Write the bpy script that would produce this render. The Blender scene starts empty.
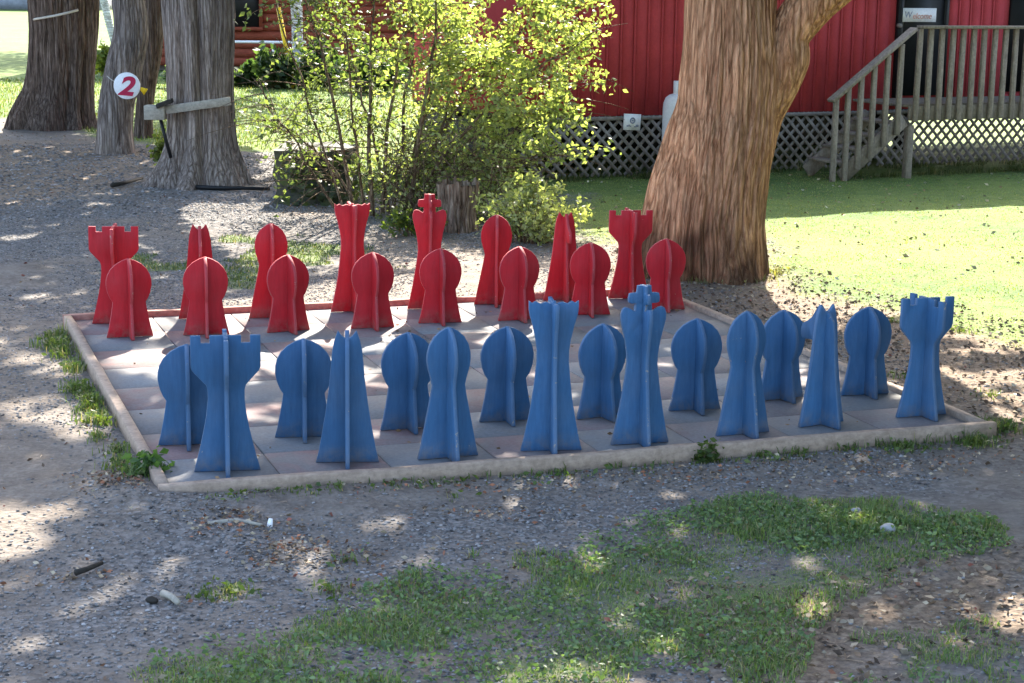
import bpy, math, random
import numpy as np
from mathutils import Vector, Matrix
rng = np.random.default_rng(7); random.seed(7)
scene = bpy.context.scene
col = scene.collection
K = 1.5
# ------------------------------------------------------------------ camera model
CP = np.array([-2.416694728, -7.363427392, 1.714958976]) * K
FPX = 1808.36
_y, _p, _r = 0.33880936, -0.19915967, 0.01551972
F = np.array([math.sin(_y)*math.cos(_p), math.cos(_y)*math.cos(_p), math.sin(_p)])
R0 = np.array([math.cos(_y), -math.sin(_y), 0]); U0 = np.cross(R0, F)
R = R0*math.cos(_r) + U0*math.sin(_r); U = -R0*math.sin(_r) + U0*math.cos(_r)
FH = np.array([math.sin(_y), math.cos(_y), 0.]); RH = np.array([math.cos(_y), -math.sin(_y), 0.])
def ray(u, v): return F + R*(u-512)/FPX - U*(v-341.5)/FPX
def G(u, v, z=0.):
    d = ray(u, v); return CP + d*((z-CP[2])/d[2])
def onplane(u, v, P, n=FH):
    d = ray(u, v); P = np.asarray(P, float); return CP + d*(((P-CP)@n)/(d@n))
def ppm(P): return FPX/((np.asarray(P)-CP)@F)
def project(P):
    d = P-CP; z = d@F
    return 512+FPX*(d@R)/z, 341.5-FPX*(d@U)/z, z
cam = bpy.data.cameras.new('camera'); cam.sensor_width = 36; cam.lens = FPX/1024*36
cam.clip_start = .1; cam.clip_end = 3000
co = bpy.data.objects.new('camera', cam); col.objects.link(co)
M4 = Matrix.Identity(4)
for i in range(3):
    M4[i][0], M4[i][1], M4[i][2], M4[i][3] = R[i], U[i], -F[i], CP[i]
co.matrix_world = M4
scene.camera = co
# ------------------------------------------------------------------ light
AZ, EL = math.radians(25), math.radians(37)
SUN = np.array([math.sin(AZ)*math.cos(EL), math.cos(AZ)*math.cos(EL), math.sin(EL)])
w = bpy.data.worlds.new('World'); scene.world = w; w.use_nodes = True
nt = w.node_tree; bg = nt.nodes['Background']
sky = nt.nodes.new('ShaderNodeTexSky'); sky.sky_type = 'NISHITA'; sky.sun_disc = False
sky.sun_elevation = EL; sky.sun_rotation = AZ; sky.dust_density = 2.2; sky.air_density = .85; sky.ozone_density = .6
nt.links.new(sky.outputs[0], bg.inputs[0]); bg.inputs[1].default_value = .15
sl = bpy.data.lights.new('sun', 'SUN'); sl.energy = 4.8; sl.angle = math.radians(.53); sl.color = (1, .93, .82)
so = bpy.data.objects.new('sun', sl); col.objects.link(so); so.location = (20, 40, 40)
so.rotation_euler = Vector(SUN).to_track_quat('Z', 'Y').to_euler()
vs = scene.view_settings; vs.view_transform = 'Standard'; vs.look = 'None'; vs.exposure = 2.55; vs.gamma = 1
# ------------------------------------------------------------------ noise
def _h(i, j, k, s):
    n = (i*374761393 + j*668265263 + k*1274126177 + s*974711) & 0x7fffffff
    n = ((n ^ (n >> 13))*1274126177) & 0x7fffffff
    return ((n ^ (n >> 16)) & 0xffff)/65535.
def vn(x, y, z=0., s=0):
    x, y, z = np.broadcast_arrays(np.asarray(x, float), np.asarray(y, float), np.asarray(z, float))
    i, j, k = np.floor(x).astype(np.int64), np.floor(y).astype(np.int64), np.floor(z).astype(np.int64)
    a, b, c = x-i, y-j, z-k
    a = a*a*(3-2*a); b = b*b*(3-2*b); c = c*c*(3-2*c); o = 0
    for di in (0, 1):
        for dj in (0, 1):
            for dk in (0, 1):
                o = o + _h(i+di, j+dj, k+dk, s)*(a if di else 1-a)*(b if dj else 1-b)*(c if dk else 1-c)
    return o
def fbm(x, y, z=0., s=0, o=4):
    t, a, n = 0, .5, 0
    for q in range(o):
        t = t + a*vn(x*2**q, y*2**q, z*2**q if np.ndim(z) or z else z, s+q*17); n += a; a *= .5
    return t/n
def inpoly(px, py, poly):
    poly = np.asarray(poly); r = np.zeros(px.shape, bool); n = len(poly)
    for i in range(n):
        x1, y1 = poly[i][:2]; x2, y2 = poly[(i+1) % n][:2]
        c = ((y1 > py) != (y2 > py)) & (px < (x2-x1)*(py-y1)/((y2-y1) if y2 != y1 else 1e-9)+x1)
        r ^= c
    return r
def polydist(px, py, poly):
    """signed distance, positive inside"""
    poly = np.asarray(poly); d = np.full(px.shape, 1e9); n = len(poly)
    for i in range(n):
        a = poly[i][:2]; b = poly[(i+1) % n][:2]; ab = b-a; L = ab@ab+1e-12
        t = np.clip(((px-a[0])*ab[0]+(py-a[1])*ab[1])/L, 0, 1)
        d = np.minimum(d, np.hypot(px-a[0]-t*ab[0], py-a[1]-t*ab[1]))
    return np.where(inpoly(px, py, poly), d, -d)
def gpoly(pts): return np.array([G(u, max(v, -12))[:2] for u, v in pts])
# ------------------------------------------------------------------ mesh helpers
class Geo:
    def __init__(s): s.V = []; s.F = []; s.C = []; s.n = 0
    def add(s, v, faces, c=(1, 1, 1)):
        v = np.asarray(v, float).reshape(-1, 3)
        for f in faces if isinstance(faces, list) else [faces]:
            s.F.append(np.asarray(f, np.int64)+s.n)
        c = np.asarray(c, float)
        if c.ndim == 1: c = np.broadcast_to(c, (len(v), 3))
        s.C.append(c); s.V.append(v); s.n += len(v)
    def box(s, c, sx, sy, sz, ax=(1, 0, 0), ay=(0, 1, 0), az=(0, 0, 1), colr=(1, 1, 1)):
        c, ax, ay, az = [np.asarray(q, float) for q in (c, ax, ay, az)]
        v = [c+ax*sx/2*i+ay*sy/2*j+az*sz/2*k for k in (-1, 1) for j in (-1, 1) for i in (-1, 1)]
        s.add(v, np.array([[0, 2, 3, 1], [4, 5, 7, 6], [0, 1, 5, 4], [2, 6, 7, 3], [0, 4, 6, 2], [1, 3, 7, 5]]), colr)
    def beam(s, a, b, wd, th, up=(0, 0, 1), colr=(1, 1, 1)):
        a, b = np.asarray(a, float), np.asarray(b, float); x = b-a; L = np.linalg.norm(x); x /= L
        y = np.cross(np.asarray(up, float), x); y /= np.linalg.norm(y); z = np.cross(x, y)
        s.box((a+b)/2, L, th, wd, x, y, z, colr)
    def tube(s, pts, rad, n=8, cap=True, colr=(1, 1, 1), disp=None):
        pts = np.asarray(pts, float); rad = np.broadcast_to(np.asarray(rad, float), (len(pts),))
        t = np.gradient(pts, axis=0); t /= np.linalg.norm(t, axis=1)[:, None]+1e-12
        ref = np.array([1., 0, 0]) if abs(t[0][0]) < .9 else np.array([0, 1., 0])
        ang = np.arange(n)*2*math.pi/n; vs_ = []; prev = ref; arc = 0
        for i, (p, r) in enumerate(zip(pts, rad)):
            x = prev-t[i]*(prev@t[i]); x /= np.linalg.norm(x); y = np.cross(t[i], x); prev = x
            if i: arc += np.linalg.norm(p-pts[i-1])
            rr = r*np.ones(n)
            if disp: rr = r+disp(ang, arc, r)
            vs_.append(p+np.outer(np.cos(ang)*rr, x)+np.outer(np.sin(ang)*rr, y))
        v = np.concatenate(vs_); m = len(pts)
        i, j = np.meshgrid(np.arange(m-1), np.arange(n), indexing='ij'); j2 = (j+1) % n
        f = [np.stack([i*n+j, i*n+j2, (i+1)*n+j2, (i+1)*n+j], -1).reshape(-1, 4)]
        if cap:
            f.append(np.arange(n)[::-1][None]); f.append(((m-1)*n+np.arange(n))[None])
        s.add(v, f, colr)
    def build(s, name, mat, parent=None, smooth=False):
        me = bpy.data.meshes.new(name); v = np.concatenate(s.V)
        me.vertices.add(len(v)); me.vertices.foreach_set('co', v.ravel())
        tot = np.concatenate([np.full(len(f), f.shape[1]) for f in s.F]); li = np.concatenate([f.ravel() for f in s.F])
        me.loops.add(len(li)); me.loops.foreach_set('vertex_index', li.astype(np.int32))
        me.polygons.add(len(tot)); st = np.concatenate([[0], np.cumsum(tot)[:-1]])
        me.polygons.foreach_set('loop_start', st.astype(np.int32)); me.polygons.foreach_set('loop_total', tot.astype(np.int32))
        if smooth: me.polygons.foreach_set('use_smooth', np.ones(len(tot), bool))
        at = me.color_attributes.new('tint', 'FLOAT_COLOR', 'POINT')
        c = np.concatenate(s.C); at.data.foreach_set('color', np.concatenate([c, np.ones((len(c), 1))], 1).ravel().astype(np.float32))
        me.update(calc_edges=True); me.validate()
        me.materials.append(mat)
        o = bpy.data.objects.new(name, me); col.objects.link(o)
        if parent:
            o.parent = parent
            o.matrix_parent_inverse = parent.matrix_world.inverted() if False else Matrix.Translation(-parent.location) if parent.rotation_euler.z == 0 else Matrix.Identity(4)
        return o
def empty(name, loc): 
    o = bpy.data.objects.new(name, None); o.empty_display_size = .2; o.location = [float(q) for q in loc]; col.objects.link(o); return o
def tag(o, label=None, cat=None, group=None, kind=None):
    if label: o['label'] = label
    if cat: o['category'] = cat
    if group: o['group'] = group
    if kind: o['kind'] = kind
    return o
def bevel(o, wd=.004, seg=1):
    m = o.modifiers.new('bevel', 'BEVEL'); m.width = wd; m.segments = seg; m.limit_method = 'ANGLE'; return o
# ------------------------------------------------------------------ materials
def NT(name):
    m = bpy.data.materials.new(name); m.use_nodes = True; t = m.node_tree; b = t.nodes['Principled BSDF']
    return m, t, b
def nd(t, kind, **kw):
    n = t.nodes.new('ShaderNode'+kind)
    for k, v in kw.items():
        if k.startswith('i_'):
            key = k[2:]; key = int(key) if key.isdigit() else key
            n.inputs[key].default_value = v
        else: setattr(n, k, v)
    return n
def ramp(t, src, stops):
    r = nd(t, 'ValToRGB'); e = r.color_ramp.elements
    while len(e) < len(stops): e.new(.5)
    for q, (p, c) in zip(e, stops):
        q.position = p; q.color = (*c, 1) if len(c) == 3 else c
    t.links.new(src, r.inputs[0]); return r.outputs[0]
def mix(t, f, a, b, mode='MIX'):
    m = nd(t, 'MixRGB', blend_type=mode)
    for s, v in ((0, f), (1, a), (2, b)):
        if hasattr(v, 'links'): t.links.new(v, m.inputs[s])
        else: m.inputs[s].default_value = v if s == 0 else ((*v, 1) if len(v) == 3 else v)
    return m.outputs[0]
def noise(t, scale, detail=4, rough=.6, vec=None, dist=0.):
    n = nd(t, 'TexNoise'); n.inputs['Scale'].default_value = scale; n.inputs['Detail'].default_value = detail
    n.inputs['Roughness'].default_value = rough; n.inputs['Distortion'].default_value = dist
    if vec: t.links.new(vec, n.inputs['Vector'])
    return n.outputs[0]
def coords(t, sc=(1, 1, 1), which='Object'):
    c = nd(t, 'TexCoord'); m = nd(t, 'Mapping'); m.inputs['Scale'].default_value = sc
    t.links.new(c.outputs[which], m.inputs[0]); return m.outputs[0]
def bump(t, b, src, st=.5, d=.01):
    n = nd(t, 'Bump'); n.inputs['Strength'].default_value = st; n.inputs['Distance'].default_value = d
    t.links.new(src, n.inputs['Height']); t.links.new(n.outputs[0], b.inputs['Normal'])
def attr(t, name='tint'):
    a = nd(t, 'Attribute', attribute_name=name); return a.outputs['Color']
def sp(b, rough, spec=.3):
    b.inputs['Roughness'].default_value = rough; b.inputs['Specular IOR Level'].default_value = spec
def paint(name, c, rough=.55, var=.25, scale=3., bmp=.15):
    m, t, b = NT(name); v = coords(t)
    n1 = noise(t, scale, 5, .65, v); n2 = noise(t, 40, 3, .6, v)
    a = mix(t, 1, (*c,), ramp(t, n1, [(.3, (1-var,)*3), (.7, (1+var*.5,)*3)]), 'MULTIPLY')
    a = mix(t, 1, a, ramp(t, n2, [(.3, (.9,)*3), (.7, (1.06,)*3)]), 'MULTIPLY')
    oi = nd(t, 'ObjectInfo'); a = mix(t, 1, a, ramp(t, oi.outputs['Random'], [(0, (.9,)*3), (1, (1.08,)*3)]), 'MULTIPLY')
    t.links.new(a, b.inputs[0]); sp(b, rough, .22)
    if bmp: bump(t, b, n2, bmp, .004)
    return m
def wood(name, c1, c2, sc=(3, 3, 3), rough=.8):
    m, t, b = NT(name); v = coords(t, sc)
    n = noise(t, 4, 6, .7, v, .4); a = ramp(t, n, [(.3, c1), (.7, c2)])
    n2 = noise(t, 30, 4, .6, coords(t)); a = mix(t, 1, a, ramp(t, n2, [(.3, (.75,)*3), (.75, (1.15,)*3)]), 'MULTIPLY')
    t.links.new(a, b.inputs[0]); sp(b, rough, .2); bump(t, b, n, .3, .005); return m
def bark(name, dark, mid, light, moss=None, sc=(17, 17, 1.25)):
    m, t, b = NT(name); v = coords(t, sc)
    n = noise(t, 1.6, 8, .72, v, .9); n3 = noise(t, 9, 6, .75, coords(t, (6, 6, .9)), .4)
    wn_ = nd(t, 'TexNoise'); wn_.inputs['Scale'].default_value = 3.5; wn_.inputs['Detail'].default_value = 4; t.links.new(coords(t, (1, 1, .45)), wn_.inputs['Vector'])
    wv = nd(t, 'VectorMath', operation='MULTIPLY_ADD'); t.links.new(wn_.outputs['Color'], wv.inputs[0]); wv.inputs[1].default_value = (2.2, 2.2, .5); t.links.new(coords(t, (sc[0]*1.15, sc[1]*1.15, max(.42, sc[2]*.5) if sc[2] < 3 else sc[2])), wv.inputs[2])
    vo = nd(t, 'TexVoronoi', feature='DISTANCE_TO_EDGE'); vo.inputs['Scale'].default_value = 1.; t.links.new(wv.outputs[0], vo.inputs['Vector'])
    vf = nd(t, 'TexVoronoi'); vf.inputs['Scale'].default_value = 1.; t.links.new(wv.outputs[0], vf.inputs['Vector'])
    crack = ramp(t, vo.outputs['Distance'], [(.0, (0,)*3), (.26, (1,)*3)])
    a = ramp(t, n, [(.33, dark), (.44, mid), (.62, light)])
    a = mix(t, 1, a, ramp(t, crack, [(0, (.58, .54, .51)), (.8, (1.03,)*3)]), 'MULTIPLY')
    cs = nd(t, 'SeparateColor'); t.links.new(vf.outputs['Color'], cs.inputs[0]); a = mix(t, 1, a, ramp(t, cs.outputs[0], [(0, (.86,)*3), (1, (1.14,)*3)]), 'MULTIPLY')
    big = noise(t, .9, 4, .6, coords(t, (1, 1, .6)))
    a = mix(t, 1, a, ramp(t, big, [(.3, (.72, .72, .74)), (.65, (1.15, 1.1, 1.05))]), 'MULTIPLY')
    a = mix(t, 1, a, attr(t), 'MULTIPLY')
    a = mix(t, 1, a, ramp(t, n3, [(.32, (.62,)*3), (.62, (1.18,)*3)]), 'MULTIPLY')
    t.links.new(a, b.inputs[0]); sp(b, .92, .12)
    h = mix(t, .5, mix(t, .4, n, n3), crack); bump(t, b, h, .9, .035); return m
def leafmat(name, gain=1., trans=.45):
    m, t, b = NT(name); a = attr(t)
    t.links.new(a, b.inputs[0]); sp(b, .5, .35)
    tr = nd(t, 'BsdfTranslucent'); hs = mix(t, 1, a, (1.5*gain, 1.55*gain, .55*gain), 'MULTIPLY'); t.links.new(hs, tr.inputs[0])
    mx = nd(t, 'MixShader'); mx.inputs[0].default_value = trans
    t.links.new(b.outputs[0], mx.inputs[1]); t.links.new(tr.outputs[0], mx.inputs[2])
    t.links.new(mx.outputs[0], t.nodes['Material Output'].inputs[0]); return m
def tintmat(name, rough=.85, nscale=30):
    m, t, b = NT(name); n = noise(t, nscale, 4, .6, coords(t))
    t.links.new(mix(t, 1, attr(t), ramp(t, n, [(.3, (.75,)*3), (.7, (1.2,)*3)]), 'MULTIPLY'), b.inputs[0]); sp(b, rough, .2); return m

def chessmat(name, c, edge=False):
    m, t, b = NT(name); v = coords(t); g_ = nd(t, 'NewGeometry'); oi = nd(t, 'ObjectInfo')
    off = nd(t, 'VectorMath', operation='MULTIPLY_ADD'); t.links.new(oi.outputs['Random'], off.inputs[0]); off.inputs[1].default_value = (17, 31, 23); t.links.new(v, off.inputs[2]); v2 = off.outputs[0]
    st = nd(t, 'Mapping'); st.inputs['Scale'].default_value = (9, 9, 1.2); t.links.new(v2, st.inputs[0])
    brush = noise(t, 5, 5, .7, st.outputs[0]); blot = noise(t, 3.2, 5, .65, v2); fine = noise(t, 55, 3, .6, v2); chip = noise(t, 21, 5, .75, v2, .4)
    lum = sum(c)/3
    fad = tuple(q*.8+lum*(.30 if c[0] < .2 else .10)+.008 for q in c)
    a = mix(t, ramp(t, blot, [(.42, (0,)*3), (.72, (.65,)*3)]), c, fad)
    a = mix(t, 1, a, ramp(t, brush, [(.3, (.84,)*3), (.7, (1.12,)*3)]), 'MULTIPLY')
    a = mix(t, 1, a, ramp(t, oi.outputs['Random'], [(0, (.86,)*3), (1, (1.1,)*3)]), 'MULTIPLY')
    sx_ = nd(t, 'SeparateXYZ'); t.links.new(v, sx_.inputs[0])
    mud = nd(t, 'MapRange'); mud.inputs[1].default_value = .0; mud.inputs[2].default_value = .11; mud.inputs[3].default_value = .62; mud.inputs[4].default_value = 0; t.links.new(sx_.outputs[2], mud.inputs[0])
    mm = nd(t, 'Math', operation='MULTIPLY'); t.links.new(mud.outputs[0], mm.inputs[0]); t.links.new(ramp(t, noise(t, 16, 5, .7, v2), [(.4, (0,)*3), (.65, (1,)*3)]), mm.inputs[1])
    a = mix(t, mm.outputs[0], a, (.17, .135, .105))
    a = mix(t, ramp(t, chip, [(.71 if not edge else .62, (0,)*3), (.74 if not edge else .66, (.75,)*3)]), a, (.34, .26, .18))
    if edge: a = mix(t, .22, a, tuple(q*.6+.16 for q in c))
    t.links.new(a, b.inputs[0]); sp(b, .72, .22); bump(t, b, mix(t, .5, fine, brush), .25, .004); return m
M = {}
M['red'] = chessmat('red_paint', (.385, .0115, .017))
M['blue'] = chessmat('blue_paint', (.036, .103, .205))
M['red_edge'] = chessmat('red_paint_edge', (.385, .0115, .017), True); M['blue_edge'] = chessmat('blue_paint_edge', (.036, .103, .205), True)
M['siding'] = paint('red_siding', (.45, .052, .060), .8, .18, 2.)
M['cabin'] = wood('cabin_logs', (.17, .035, .02), (.30, .075, .04), (1, 1, 8))
M['deckwood'] = wood('grey_deck_wood', (.15, .125, .10), (.31, .265, .21), (6, 6, 1.2))
M['lattice'] = wood('lattice_wood', (.16, .14, .125), (.30, .27, .245), (3, 3, 3))
M['rail'] = wood('frame_timber', (.25, .18, .13), (.40, .30, .225), (3, 3, 6))
M['railred'] = wood('red_bounce_timber', (.24, .10, .075), (.40, .22, .16), (3, 3, 6))  # red reflected onto the back rail, put into its colour
M['plank'] = wood('weathered_plank', (.25, .225, .18), (.40, .36, .29), (4, 4, 8))
M['darkwood'] = wood('dark_wood', (.02, .017, .014), (.05, .042, .034))
M['door'] = paint('black_door', (.014, .015, .017), .5)
M['black'] = paint('black_metal', (.012, .012, .013), .5)
M['white'] = paint('white_paint', (.78, .78, .78), .45, .08)
M['crimson'] = paint('crimson_paint', (.45, .012, .06), .5, .1)
M['pinkpaint'] = paint('salmon_letters', (.62, .30, .24), .5, .1)
M['greypaint'] = paint('grey_letters', (.22, .25, .33), .5, .1)
M['yellow'] = paint('yellow_plastic', (.75, .50, .02), .45, .15)
M['roof'] = paint('dark_roof', (.05, .05, .055), .9)
M['stone'] = paint('pale_stone', (.30, .295, .29), .9, .3, 8)
M['mossblock'] = wood('mossy_block', (.035, .04, .028), (.10, .095, .065))
M['concrete'] = paint('grey_concrete', (.22, .22, .23), .9)
M['rope'] = paint('pale_rope', (.55, .50, .42), .8)
M['barkmain'] = bark('cedar_bark_warm', (.19, .095, .055), (.40, .235, .14), (.54, .36, .235))
M['barkgrey'] = bark('cedar_bark_grey', (.065, .052, .045), (.185, .152, .130), (.32, .275, .24))
M['barkdark'] = bark('cedar_bark_dark', (.034, .024, .019), (.10, .072, .056), (.19, .145, .118))
M['barkstump'] = bark('stump_bark', (.03, .02, .013), (.20, .14, .095), (.40, .31, .22))
M['birch'] = bark('birch_bark', (.10, .10, .10), (.55, .55, .56), (.72, .72, .73), sc=(2, 2, 14))
M['stem'] = bark('shrub_stems', (.05, .035, .022), (.14, .10, .065), (.26, .20, .13), sc=(20, 20, 4))
M['leaf'] = leafmat('leaves', 1.15, .55)
M['grass'] = leafmat('grass_blades', .9, .4)
M['litter'] = tintmat('leaf_litter')
M['gravel'] = tintmat('gravel_stones', .9)

# ------------------------------------------------------------------ ground
P_front = gpoly([(100, 800), (130, 668), (200, 640), (340, 598), (420, 560), (520, 548), (600, 530), (700, 505), (780, 490), (900, 495), (985, 515), (1015, 545), (960, 566), (900, 575), (850, 592), (800, 602), (765, 640), (740, 690), (735, 800)])
P_front2 = gpoly([(840, 800), (860, 680), (885, 645), (960, 618), (1060, 590), (1120, 800)])
P_front3 = gpoly([(690, 506), (780, 492), (900, 496), (980, 516), (1005, 540), (950, 556), (860, 572), (790, 580), (720, 560), (640, 560)])
P_lawn = gpoly([(560, 172), (1250, 172), (1250, 345), (1020, 352), (940, 325), (870, 305), (800, 292), (765, 236), (640, 232), (600, 243), (570, 222)])
P_back = gpoly([(120, 236), (250, 228), (370, 245), (385, 268), (300, 287), (200, 284), (110, 270)])
P_far = gpoly([(-400, -5), (640, -5), (640, 168), (520, 190), (430, 205), (340, 190), (290, 150), (230, 150), (170, 146), (110, 140), (70, 128), (50, 118), (-10, 118), (-120, 118)])
P_lawnbehind = np.array([[3.5, 9.5], [40, 12], [60, 60], [3.5, 60]])
P_litter = gpoly([(700, 588), (790, 600), (900, 578), (980, 568), (1060, 545), (1080, 640), (960, 625), (880, 650), (860, 700), (730, 700)])
P_dirt3 = gpoly([(-150, 132), (100, 146), (175, 150), (165, 175), (60, 205), (-150, 235)])
P_tree = gpoly([(600, 300), (640, 250), (780, 250), (830, 290), (1100, 335), (1100, 440), (1000, 450), (980, 425), (690, 296)])
P_dirt = gpoly([(-200, 300), (60, 300), (150, 480), (110, 520), (40, 590), (-200, 640)])
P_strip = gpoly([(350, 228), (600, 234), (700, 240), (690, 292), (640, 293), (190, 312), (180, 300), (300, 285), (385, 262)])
P_dirt2 = gpoly([(150, 500), (165, 484), (1000, 420), (1030, 445), (700, 478), (300, 512)])
def axis(lo, hi, st, far, n):
    a = np.arange(lo, hi+1e-6, st); g = np.geomspace(st, far, n)
    return np.concatenate([lo-np.cumsum(g)[::-1], a, hi+np.cumsum(g)])
gx = axis(-9, 14, .085, 110, 34); gy = axis(-10.5, 15, .085, 160, 34)
X, Y = np.meshgrid(gx, gy); xs, ys = X.ravel(), Y.ravel()
wx = xs+(fbm(xs*1.1, ys*1.1, 0, 3)-.5)*.9; wy = ys+(fbm(xs*1.1, ys*1.1, 0, 9)-.5)*.9
sm = lambda d, w_: np.clip(.5+d/(2*w_), 0, 1)
def cover(x, y, nsc, seed): return fbm(x*nsc, y*nsc, 0, 31+seed, 3)
def masks(wx, wy, ox=None, oy=None):
    if ox is None: ox, oy = wx, wy
    gr = np.maximum.reduce([sm(polydist(wx, wy, P_front), .3)*np.clip((cover(ox, oy, 2.3, 0)-.39)/.1, 0, 1)*.5, sm(polydist(wx, wy, P_front2), .2)*np.clip((cover(ox, oy, 2.3, 1)-.34)/.1, 0, 1)*.38, sm(polydist(wx, wy, P_lawn), .5), sm(polydist(wx, wy, P_front3), .25)*.38,
        sm(polydist(wx, wy, P_back), .3)*np.clip((cover(ox, oy, 1.4, 7)-.42)/.1, 0, 1)*.6, sm(polydist(wx, wy, P_far), .4), sm(polydist(wx, wy, P_lawnbehind), .5)])
    li = np.maximum(sm(polydist(wx, wy, P_litter), .25), sm(polydist(wx, wy, P_tree), .5))
    return gr, li
gr, li = masks(wx, wy, xs, ys)
li = np.maximum(li, sm(polydist(wx, wy, P_dirt3), .6)*.8)
def gz(x, y):
    inb = sm(2.33-np.maximum(abs(x), abs(y)), .04)
    z = (fbm(x*.9, y*.9, 0, 21)-.5)*.05*(1-inb)*(np.hypot(x, y) < 30) + (fbm(x*6, y*6, 0, 5)-.5)*.022*(1-inb) - .012
    z = z+.058*np.exp(-((x+2.6)/1.2)**2)*np.exp(-((y+2.45)/np.where(y < -2.45, .7, 1.2))**2)*(1-inb)
    z = z+.018*np.exp(-((y+2.5)/.25)**2)*(1-inb)*(abs(x) < 2.6) + .02*np.exp(-((x+2.52)/.25)**2)*(abs(y) < 2.5)*(1-inb)
    return np.where(np.hypot(x, y) > 30, -.01, z)
zz = gz(xs, ys)
g = Geo(); ny, nx = X.shape
i, j = np.meshgrid(np.arange(ny-1), np.arange(nx-1), indexing='ij')
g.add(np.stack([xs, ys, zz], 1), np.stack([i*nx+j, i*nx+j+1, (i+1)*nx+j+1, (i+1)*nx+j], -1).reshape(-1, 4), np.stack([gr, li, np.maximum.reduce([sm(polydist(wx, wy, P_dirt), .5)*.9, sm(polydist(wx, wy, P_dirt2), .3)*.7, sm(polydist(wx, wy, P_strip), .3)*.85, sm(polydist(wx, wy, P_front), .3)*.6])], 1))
m, t, b = NT('ground'); v = coords(t)
sep = nd(t, 'SeparateColor'); t.links.new(attr(t), sep.inputs[0])
n_f = noise(t, 26, 5, .7, v); n_m = noise(t, 4, 5, .65, v); n_c = noise(t, .7, 4, .6, v)
vor = nd(t, 'TexVoronoi'); vor.inputs['Scale'].default_value = 38; t.links.new(v, vor.inputs['Vector'])
vs2 = nd(t, 'SeparateColor'); t.links.new(vor.outputs['Color'], vs2.inputs[0])
gcol = ramp(t, vs2.outputs[0], [(.0, (.045, .042, .041)), (.5, (.125, .119, .116)), (1., (.29, .28, .27))])
gcol = mix(t, .45, gcol, ramp(t, n_f, [(.3, (.062, .056, .051)), (.7, (.185, .17, .155))]))
dirt = ramp(t, n_m, [(.3, (.095, .076, .061)), (.7, (.205, .178, .152))])
base = mix(t, ramp(t, n_c, [(.40, (.1,)*3), (.62, (.8,)*3)]), gcol, dirt)
lit = ramp(t, n_f, [(.25, (.05, .036, .025)), (.5, (.16, .115, .08)), (.72, (.30, .235, .165))])
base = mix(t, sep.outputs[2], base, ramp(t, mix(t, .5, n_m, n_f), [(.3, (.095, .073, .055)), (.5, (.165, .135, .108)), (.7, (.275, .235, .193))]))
base = mix(t, sep.outputs[1], base, lit)
gcl = ramp(t, n_f, [(.25, (.045, .082, .022)), (.55, (.095, .15, .042)), (.8, (.17, .22, .075))])
gcl = mix(t, ramp(t, n_m, [(.35, (0,)*3), (.7, (.6,)*3)]), gcl, (.17, .205, .075))
gcl = mix(t, 1, gcl, ramp(t, noise(t, .35, 5, .65, v), [(.35, (.65, .75, .7)), (.65, (1.25, 1.15, 1.)) ]), 'MULTIPLY')
thr = nd(t, 'Math', operation='ADD'); t.links.new(sep.outputs[0], thr.inputs[0])
t.links.new(ramp(t, n_m, [(.3, (-.0,)*3), (.7, (.5,)*3)]), thr.inputs[1])
base = mix(t, ramp(t, thr.outputs[0], [(.55, (0,)*3), (1., (1,)*3)]), base, gcl)
t.links.new(base, b.inputs[0]); sp(b, .95, .12)
bump(t, b, mix(t, .5, vor.outputs['Distance'], n_f), .7, .02)
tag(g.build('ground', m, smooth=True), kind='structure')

# ------------------------------------------------------------------ the chess board
board = tag(empty('chess_board', (0, 0, 0)), 'large square outdoor chess board of faded grey and red slabs inside a timber frame', 'chess board')
BZ = .045; HB = 2.34; sq = HB*2/8
g = Geo()
for a in range(8):
    for c in range(8):
        f = .35+.65*min(1, max(0, (5.6-a)/4)); jit = rng.uniform(.86, 1.1)
        redc = np.array([.215, .135, .122]); grc = np.array([.165, .175, .18])
        cc = (redc*f+np.array([.18, .168, .168])*(1-f) if (a+c) % 2 else grc)*jit
        x, y = -HB+sq*(a+.5), -HB+sq*(c+.5); zt = BZ+rng.uniform(-.0015, .0015); h = sq/2-.003; k = .004
        vv = [(x+sx*(h-e), y+sy*(h-e), z_) for e, z_ in ((0, .0), (0, zt-k), (k, zt)) for sx, sy in ((-1, -1), (1, -1), (1, 1), (-1, 1))]
        ff = [[q+r_, q+(r_+1) % 4, q+4+(r_+1) % 4, q+4+r_] for q in (0, 4) for r_ in range(4)]+[[8, 9, 10, 11]]
        g.add(vv, np.array(ff), cc)
m, t, b = NT('painted_slabs'); v = coords(t)
n1 = noise(t, 3.2, 6, .7, v, .6); n2 = noise(t, 45, 4, .7, v); n3 = noise(t, 1.1, 4, .6, v)
a = mix(t, ramp(t, n1, [(.40, (.05,)*3), (.60, (.9,)*3)]), attr(t), (.175, .165, .155))
a = mix(t, 1, a, ramp(t, n2, [(.3, (.8,)*3), (.7, (1.13,)*3)]), 'MULTIPLY')
a = mix(t, 1, a, ramp(t, n3, [(.3, (.82, .80, .80)), (.7, (1.15, 1.13, 1.12))]), 'MULTIPLY')
t.links.new(a, b.inputs[0]); sp(b, .85, .25); bump(t, b, n2, .25, .004)
g.build('slab_surface', m, board)
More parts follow.
